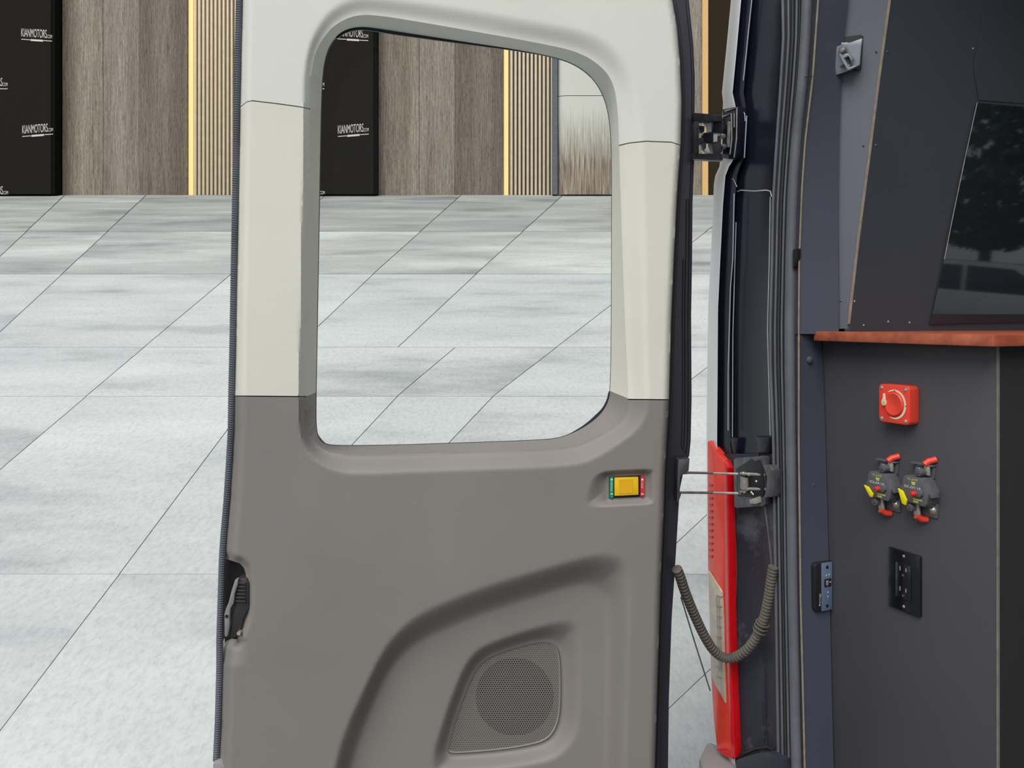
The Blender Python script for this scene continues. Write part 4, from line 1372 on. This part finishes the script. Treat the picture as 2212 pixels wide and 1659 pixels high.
# circuit breakers
def breaker(u, v, word, label, ylever):
    b = thing('circuit_breaker', label, 'breaker', None, 'circuit breakers on the cabinet end', frame_on(u, v))
    mb = MB()
    mesh('mounting_tab', *prism_data([(x, y, 0) for x, y in ((-0.020, 0.022), (0.020, 0.022), (0.020, 0.046), (-0.020, 0.046))], (0, 0, 0.004)), M['breaker'], b, bevel=0.0008)
    mesh('mounting_tab', *prism_data([(x, y, 0) for x, y in ((-0.004, -0.048), (0.026, -0.048), (0.026, -0.022), (-0.004, -0.022))], (0, 0, 0.004)), M['breaker'], b, bevel=0.0008)
    mesh('plate_flange', *prism_data([(-0.022, 0.044, 0), (0.022, 0.044, 0), (0.022, 0.047, 0), (-0.022, 0.047, 0)], (0, 0, 0.014)), M['breaker'], b, bevel=0.0006)
    hexa = [(-0.020, 0.024), (0.017, 0.024), (0.022, 0.012), (0.030, 0.000), (0.027, -0.018), (0.022, -0.026), (-0.022, -0.024), (-0.030, -0.002), (-0.026, 0.006), (-0.024, 0.018)]
    mesh('breaker_body', *prism_data([(x, y, 0) for x, y in hexa], (0, 0, 0.030)), M['breaker'], b, bevel=0.0018)
    mesh('body_rib', *prism_data([(x, y, 0.008) for x, y in ((0.021, 0.016), (0.033, -0.002), (0.035, -0.008), (0.031, -0.008))], (0, 0, 0.02)), M['breaker'], b, bevel=0.001)
    mesh('button_shroud', *cyl_data((0.013, -0.003, 0.028), (0, 0, 1), 0.0068, 0.008, 18), M['breaker'], b, bevel=0.001)
    mesh('reset_button', *cyl_data((0.008, -0.004, 0.030), (-0.25, -0.05, 1), 0.0046, 0.014, 16), M['red_deep'], b, bevel=0.001)
    lev = [(-0.030, -0.004), (-0.020, -0.006), (-0.008, -0.018), (-0.010, -0.024), (-0.016, -0.024)] if ylever else [(-0.031, -0.002), (-0.021, -0.005), (-0.012, -0.020), (-0.014, -0.030), (-0.022, -0.028)]
    mesh('trip_lever', *prism_data([(x, y, 0.031) for x, y in lev], (0, 0, 0.004)), M['yellow'], b, bevel=0.0008)
    for (x, y, nm) in ((-0.010, 0.034, 0), (0.017, -0.034, 1)):
        mesh('screw', *dome_data((x, y, 0.004), (0, 0, 1), 0.0066, 0.005, 16, 4), M['chrome'], b)
        mesh('screw_washer', *cyl_data((x, y, 0.0035), (0, 0, 1), 0.0074, 0.0016, 18), M['brass'], b)
    for (x, y) in ((0.006, 0.033), (-0.012, -0.034)):
        mesh('terminal_boot', *cyl_data((x, y, 0.006), (0, 0, 1), 0.0072, 0.022, 18), M['breaker'], b, bevel=0.0015)
        mesh('terminal_stud', *cyl_data((x, y, 0.027), (0, 0, 1), 0.003, 0.003, 12), M['darksteel'], b)
    mesh('cable_lug', *prism_data([(x, y, 0.010) for x, y in ((0.009, 0.028), (0.018, 0.028), (0.018, 0.044), (0.012, 0.050), (0.007, 0.046))], (0, 0, 0.004)), M['brass'], b, bevel=0.0008)
    mesh('cable_lug', *prism_data([(x, y, 0.014) for x, y in ((-0.010, -0.028), (-0.001, -0.028), (0.002, -0.046), (-0.006, -0.052), (-0.011, -0.046))], (0, 0, 0.004)), M['brass'], b, bevel=0.0008)
    mesh('cable_sleeve', *tube_data([Vector((0.010, 0.047, 0.016)), Vector((0.014, 0.053, 0.010)), Vector((0.022, 0.057, 0.0))], 0.0058, 12), M['red'], b)
    mesh('cable_sleeve', *tube_data([Vector((-0.005, -0.048, 0.018)), Vector((-0.002, -0.054, 0.010)), Vector((0.003, -0.055, 0.0))], 0.0062, 12), M['red'], b)
    mb = MB()
    local_text(mb, '70-AMP', -0.014, 0.0165, 0.022, 0.0042, 0.0303)
    mb.add([(x, y, 0.0303) for x, y in ((-0.006, 0.015), (0.004, 0.015), (0.002, 0.009), (-0.004, 0.009))], [(0, 1, 2, 3)])
    mb.add([(x, y, 0.0303) for x, y in ((-0.002, -0.014), (0.017, -0.014), (0.017, -0.017), (-0.002, -0.017))], [(0, 1, 2, 3)])
    mb.add([(x, y, 0.0303) for x, y in ((-0.002, -0.018), (0.009, -0.018), (0.009, -0.0215), (-0.002, -0.0215))], [(0, 1, 2, 3)])
    mb.build('lime_print', M['lime'], b, smooth=0)
    mb = MB()
    local_text(mb, word, -0.020, 0.0025, 0.034, 0.0042, 0.0303)
    mb.build('white_print', M['white_print'], b, smooth=0)
    return b
breaker(1922, 1046, "SOLAR LB", 'circuit breaker printed SOLAR with yellow lever pointing sideways', True)
breaker(2000, 1056, "DC-DC LB", 'circuit breaker printed DC-DC with yellow lever pointing down', False)

# power outlet
o = thing('power_outlet', 'black double power outlet on the charcoal cabinet end', 'outlet', None, mat=frame_on(1957, 1255))
W_, H_ = 0.070, 0.112
mesh('cover_plate', *prism_data([(x, y, 0) for x, y in rrect(W_, H_, 0.003, 3)], (0, 0, 0.006)), M['black_gloss'], o, bevel=0.003, segs=3)
mesh('socket_face', *prism_data([(x, y, 0.005) for x, y in rrect(0.034, 0.067, 0.002, 3)], (0, 0, 0.0025)), M['black_gloss'], o, bevel=0.0006)
for cy in (0.019, -0.019):
    for cx, hh in ((-0.0065, 0.008), (0.0065, 0.0068)):
        mesh('socket_slot', *box_data((cx, cy + 0.004, 0.0076), (Vector((1, 0, 0)), Vector((0, 1, 0)), Z), (0.0022, hh, 0.0006)), M['steel'], o)
    mesh('ground_slot', *prism_data([(x, y + cy - 0.0075, 0.0074) for x, y in ((-0.0025, 0.002), (0.0025, 0.002), (0.0025, -0.001), (0, -0.003), (-0.0025, -0.001))], (0, 0, 0.0005)), M['darksteel'], o)
for y in (0.047, -0.047):
    mesh('screw', *dome_data((0, y, 0.0058), (0, 0, 1), 0.003, 0.0012, 12, 3), M['steel'], o)

# inverter remote on the lining: x along N, y up, z along R
p = ray_plane(1769, 1261, VP(1727, 700, 0.006), R)
m = Matrix((N, Z, R)).transposed().to_4x4()
m.translation = p
t = thing('remote_panel', 'blue-grey inverter remote switch panel on the slate lining beside the cabinet', 'remote panel', None, mat=m)
mesh('remote_body', *prism_data([(x, y, -0.002) for x, y in rrect(0.056, 0.100, 0.008)], (0, 0, 0.020)), M['black'], t, bevel=0.002)
mesh('face_plate', *box_data((0.003, 0, 0.0186), (Vector((1, 0, 0)), Vector((0, 1, 0)), Z), (0.028, 0.099, 0.0022)), M['steel_blue'], t, bevel=0.0006)
for y in (0.040, -0.040):
    mesh('screw_hole', *cyl_data((0.003, y, 0.0192), (0, 0, 1), 0.0036, 0.0010, 16), M['black'], t)
mesh('rocker_frame', *box_data((0.004, 0.008, 0.0200), (Vector((1, 0, 0)), Vector((0, 1, 0)), Z), (0.018, 0.016, 0.0024)), M['black'], t, bevel=0.0006)
mesh('rocker_switch', *box_data((0.0015, 0.008, 0.0216), (Vector((1, 0, 0)), Vector((0, 1, 0)), Z), (0.006, 0.010, 0.002)), M['lever_grey'], t, bevel=0.0006)
mesh('rocker_lamp', *cyl_data((0.0095, 0.009, 0.0210), (0, 0, 1), 0.0014, 0.0006, 10), M['white_print'], t)
for x, y in ((0.001, 0.0235), (0.008, 0.0245), (0.005, -0.012), (0.005, -0.021)):
    mesh('print_mark', *box_data((x, y, 0.0198), (Vector((1, 0, 0)), Vector((0, 1, 0)), Z), (0.002, 0.0028, 0.0004)), M['white_print'], t)
mb = MB()
vv, ff = text_mesh('Renogy', 0.026, 0.005)
mb.add([(-0.0125 - y, -0.038 + x, 0.0182) for x, y in vv], ff)
mb.build('brand_print', M['white_print'], t, smooth=0)

# door latch catch on the light panel
lt = thing('slam_latch', 'grey metal slam latch with hooked lever on the pale slate lining', 'latch', VP(1828, 164, b_surf(1828, 164)))
def lprism(name, pts, off, depth, mat, bevel=0.0):
    return mesh(name, *prism_data(lpoly(pts, off), N * depth), mat, lt, bevel=bevel)
def c8(pts):
    return [(1740 + x / 9.76, 50 + y / 9.76) for x, y in pts]
lprism('latch_opening', c8([(800, 290), (1150, 245), (1195, 280), (1150, 980), (1040, 990), (800, 900)]), -0.004, 0.003, M['black'], 0)
lprism('latch_plate', c8([(592, 520), (750, 455), (755, 410), (900, 405), (905, 420), (1192, 318), (1168, 480), (1142, 770), (1135, 880), (905, 1000), (570, 1118)]), -0.020, 0.003, M['latch_metal'], 0.0006)
lprism('plate_slot', c8([(722, 930), (745, 890), (800, 870), (840, 920), (760, 955)]), -0.0208, 0.001, M['black'], 0)
lprism('hook_lever', c8([(700, 640), (900, 640), (1005, 770), (965, 795), (900, 690), (800, 740), (905, 935), (1060, 890), (1065, 915), (900, 1000), (870, 985)]), -0.026, 0.005, M['latch_metal'], 0.0006)
lprism('spring_slot', c8([(825, 735), (855, 760), (900, 695), (915, 720), (965, 890), (930, 905), (870, 830)]), -0.0212, 0.001, M['black'], 0)
u0, v0 = c8([(808, 575)])[0]
mesh('pivot_washer', *cyl_data(VP(u0, v0, b_surf(u0, v0) - 0.020), -N, 0.0085, 0.007, 24), M['latch_metal'], lt, bevel=0.001)
mesh('pivot_bolt', *cyl_data(VP(u0, v0, b_surf(u0, v0) - 0.026), -N, 0.0046, 0.006, 16), M['steel'], lt, bevel=0.001)
u0, v0 = c8([(930, 900)])[0]
mesh('catch_pin', *cyl_data(VP(u0, v0, b_surf(u0, v0) - 0.021), -N, 0.0024, 0.004, 12), M['chrome'], lt)
mesh('strike_wire', *tube_data([VP(u, v, b_surf(u, v) - 0.012) for u, v in c8([(540, 545), (470, 560), (365, 610), (352, 760), (340, 930), (430, 938), (560, 930)])], 0.0011, 8), M['latch_metal'], lt)
mesh('strike_plate', *prism_data(lpoly(c8([(370, 600), (600, 560), (600, 940), (360, 940)]), -0.009), N * 0.003), M['slate'], lt, bevel=0.0005)

# ================================================================== what the dark pane mirrors: a parked car and trees beside the van
def parked_car():
    base = Vector((13.0, -0.9, 0))
    t = thing('parked_car', 'pale parked car mirrored in the dark window pane above the worktop', 'car', base)
    X = Vector((1, 0, 0))
    def side(pts, x0, x1, name, mat, bevel=0.03):
        return mesh(name, *prism_data([Vector((base.x + x0, base.y + y, z)) for y, z in pts], (x1 - x0, 0, 0)), mat, t, bevel=bevel)
    paint = plain('silver_car_paint', rgb(205, 206, 208), 0.2, metal=0.2, coat=0.5)
    side([(-2.2, 0.3), (2.2, 0.3), (2.25, 0.75), (2.1, 1.0), (1.0, 1.05), (-1.9, 1.08), (-2.25, 0.9)], 0, 1.8, 'car_body', paint, 0.06)
    side([(1.05, 1.03), (0.25, 1.52), (-1.3, 1.56), (-2.0, 1.06)], 0.12, 1.68, 'car_roof', paint, 0.05)
    side([(0.85, 1.06), (0.22, 1.44), (-0.42, 1.47), (-0.42, 1.07)], 0.10, 0.13, 'car_window', M['glass_dark'], 0)
    side([(-0.50, 1.07), (-0.50, 1.47), (-1.25, 1.48), (-1.75, 1.09)], 0.10, 0.13, 'car_window', M['glass_dark'], 0)
    for y in (-1.35, 1.35):
        mesh('car_wheel', *cyl_data(base + Vector((-0.02, y, 0.33)), X, 0.33, 0.22, 28), M['tyre'], t, bevel=0.03)
        mesh('wheel_hub', *cyl_data(base + Vector((-0.03, y, 0.33)), X, 0.2, 0.03, 20), M['steel'], t)
parked_car()

leaf = plain('dark_green_foliage', rgb(58, 78, 40), 0.7, var=0.35, scale=4)
bark = plain('brown_bark', rgb(96, 80, 64), 0.9, var=0.25, scale=12)
def tree(x, y, h, seed, label):
    rnd = random.Random(seed)
    t = thing('shade_tree', label, 'tree', Vector((x, y, 0)), 'trees beside the van')
    mesh('trunk', *tube_data([Vector((x, y, -0.05)), Vector((x + 0.05, y, h * 0.3)), Vector((x - 0.05, y + 0.1, h * 0.6))], lambda i: 0.16 - 0.04 * i, 10), bark, t)
    mb = MB()
    for i in range(2600):
        a, r, zz = rnd.uniform(0, 6.28), math.sqrt(rnd.random()) * h * 0.33, rnd.uniform(0.30, 1.0)
        r *= math.sin(math.pi * min(1, max(0.08, (zz - 0.22) / 0.85)))
        c = Vector((x + r * math.cos(a), y + r * math.sin(a), zz * h))
        n1 = Vector((rnd.uniform(-1, 1), rnd.uniform(-1, 1), rnd.uniform(-1, 1))).normalized()
        s1 = n1.orthogonal().normalized() * 0.15
        s2 = n1.cross(s1.normalized()) * 0.10
        mb.add([c - s1, c + s2, c + s1, c - s2, c + n1 * 0.05], [(0, 1, 4), (1, 2, 4), (2, 3, 4), (3, 0, 4)])
    f = mb.build('foliage', leaf, t, smooth=0)
    f['kind'] = 'stuff'
tree(18.8, -6.6, 5.0, 1, 'tree mirrored in the dark pane behind the front end of the parked car')
tree(18.2, -2.3, 6.0, 2, 'tree mirrored in the dark pane behind the middle of the parked car')
tree(18.8, 2.2, 5.2, 3, 'tree mirrored in the dark pane behind the rear end of the parked car')
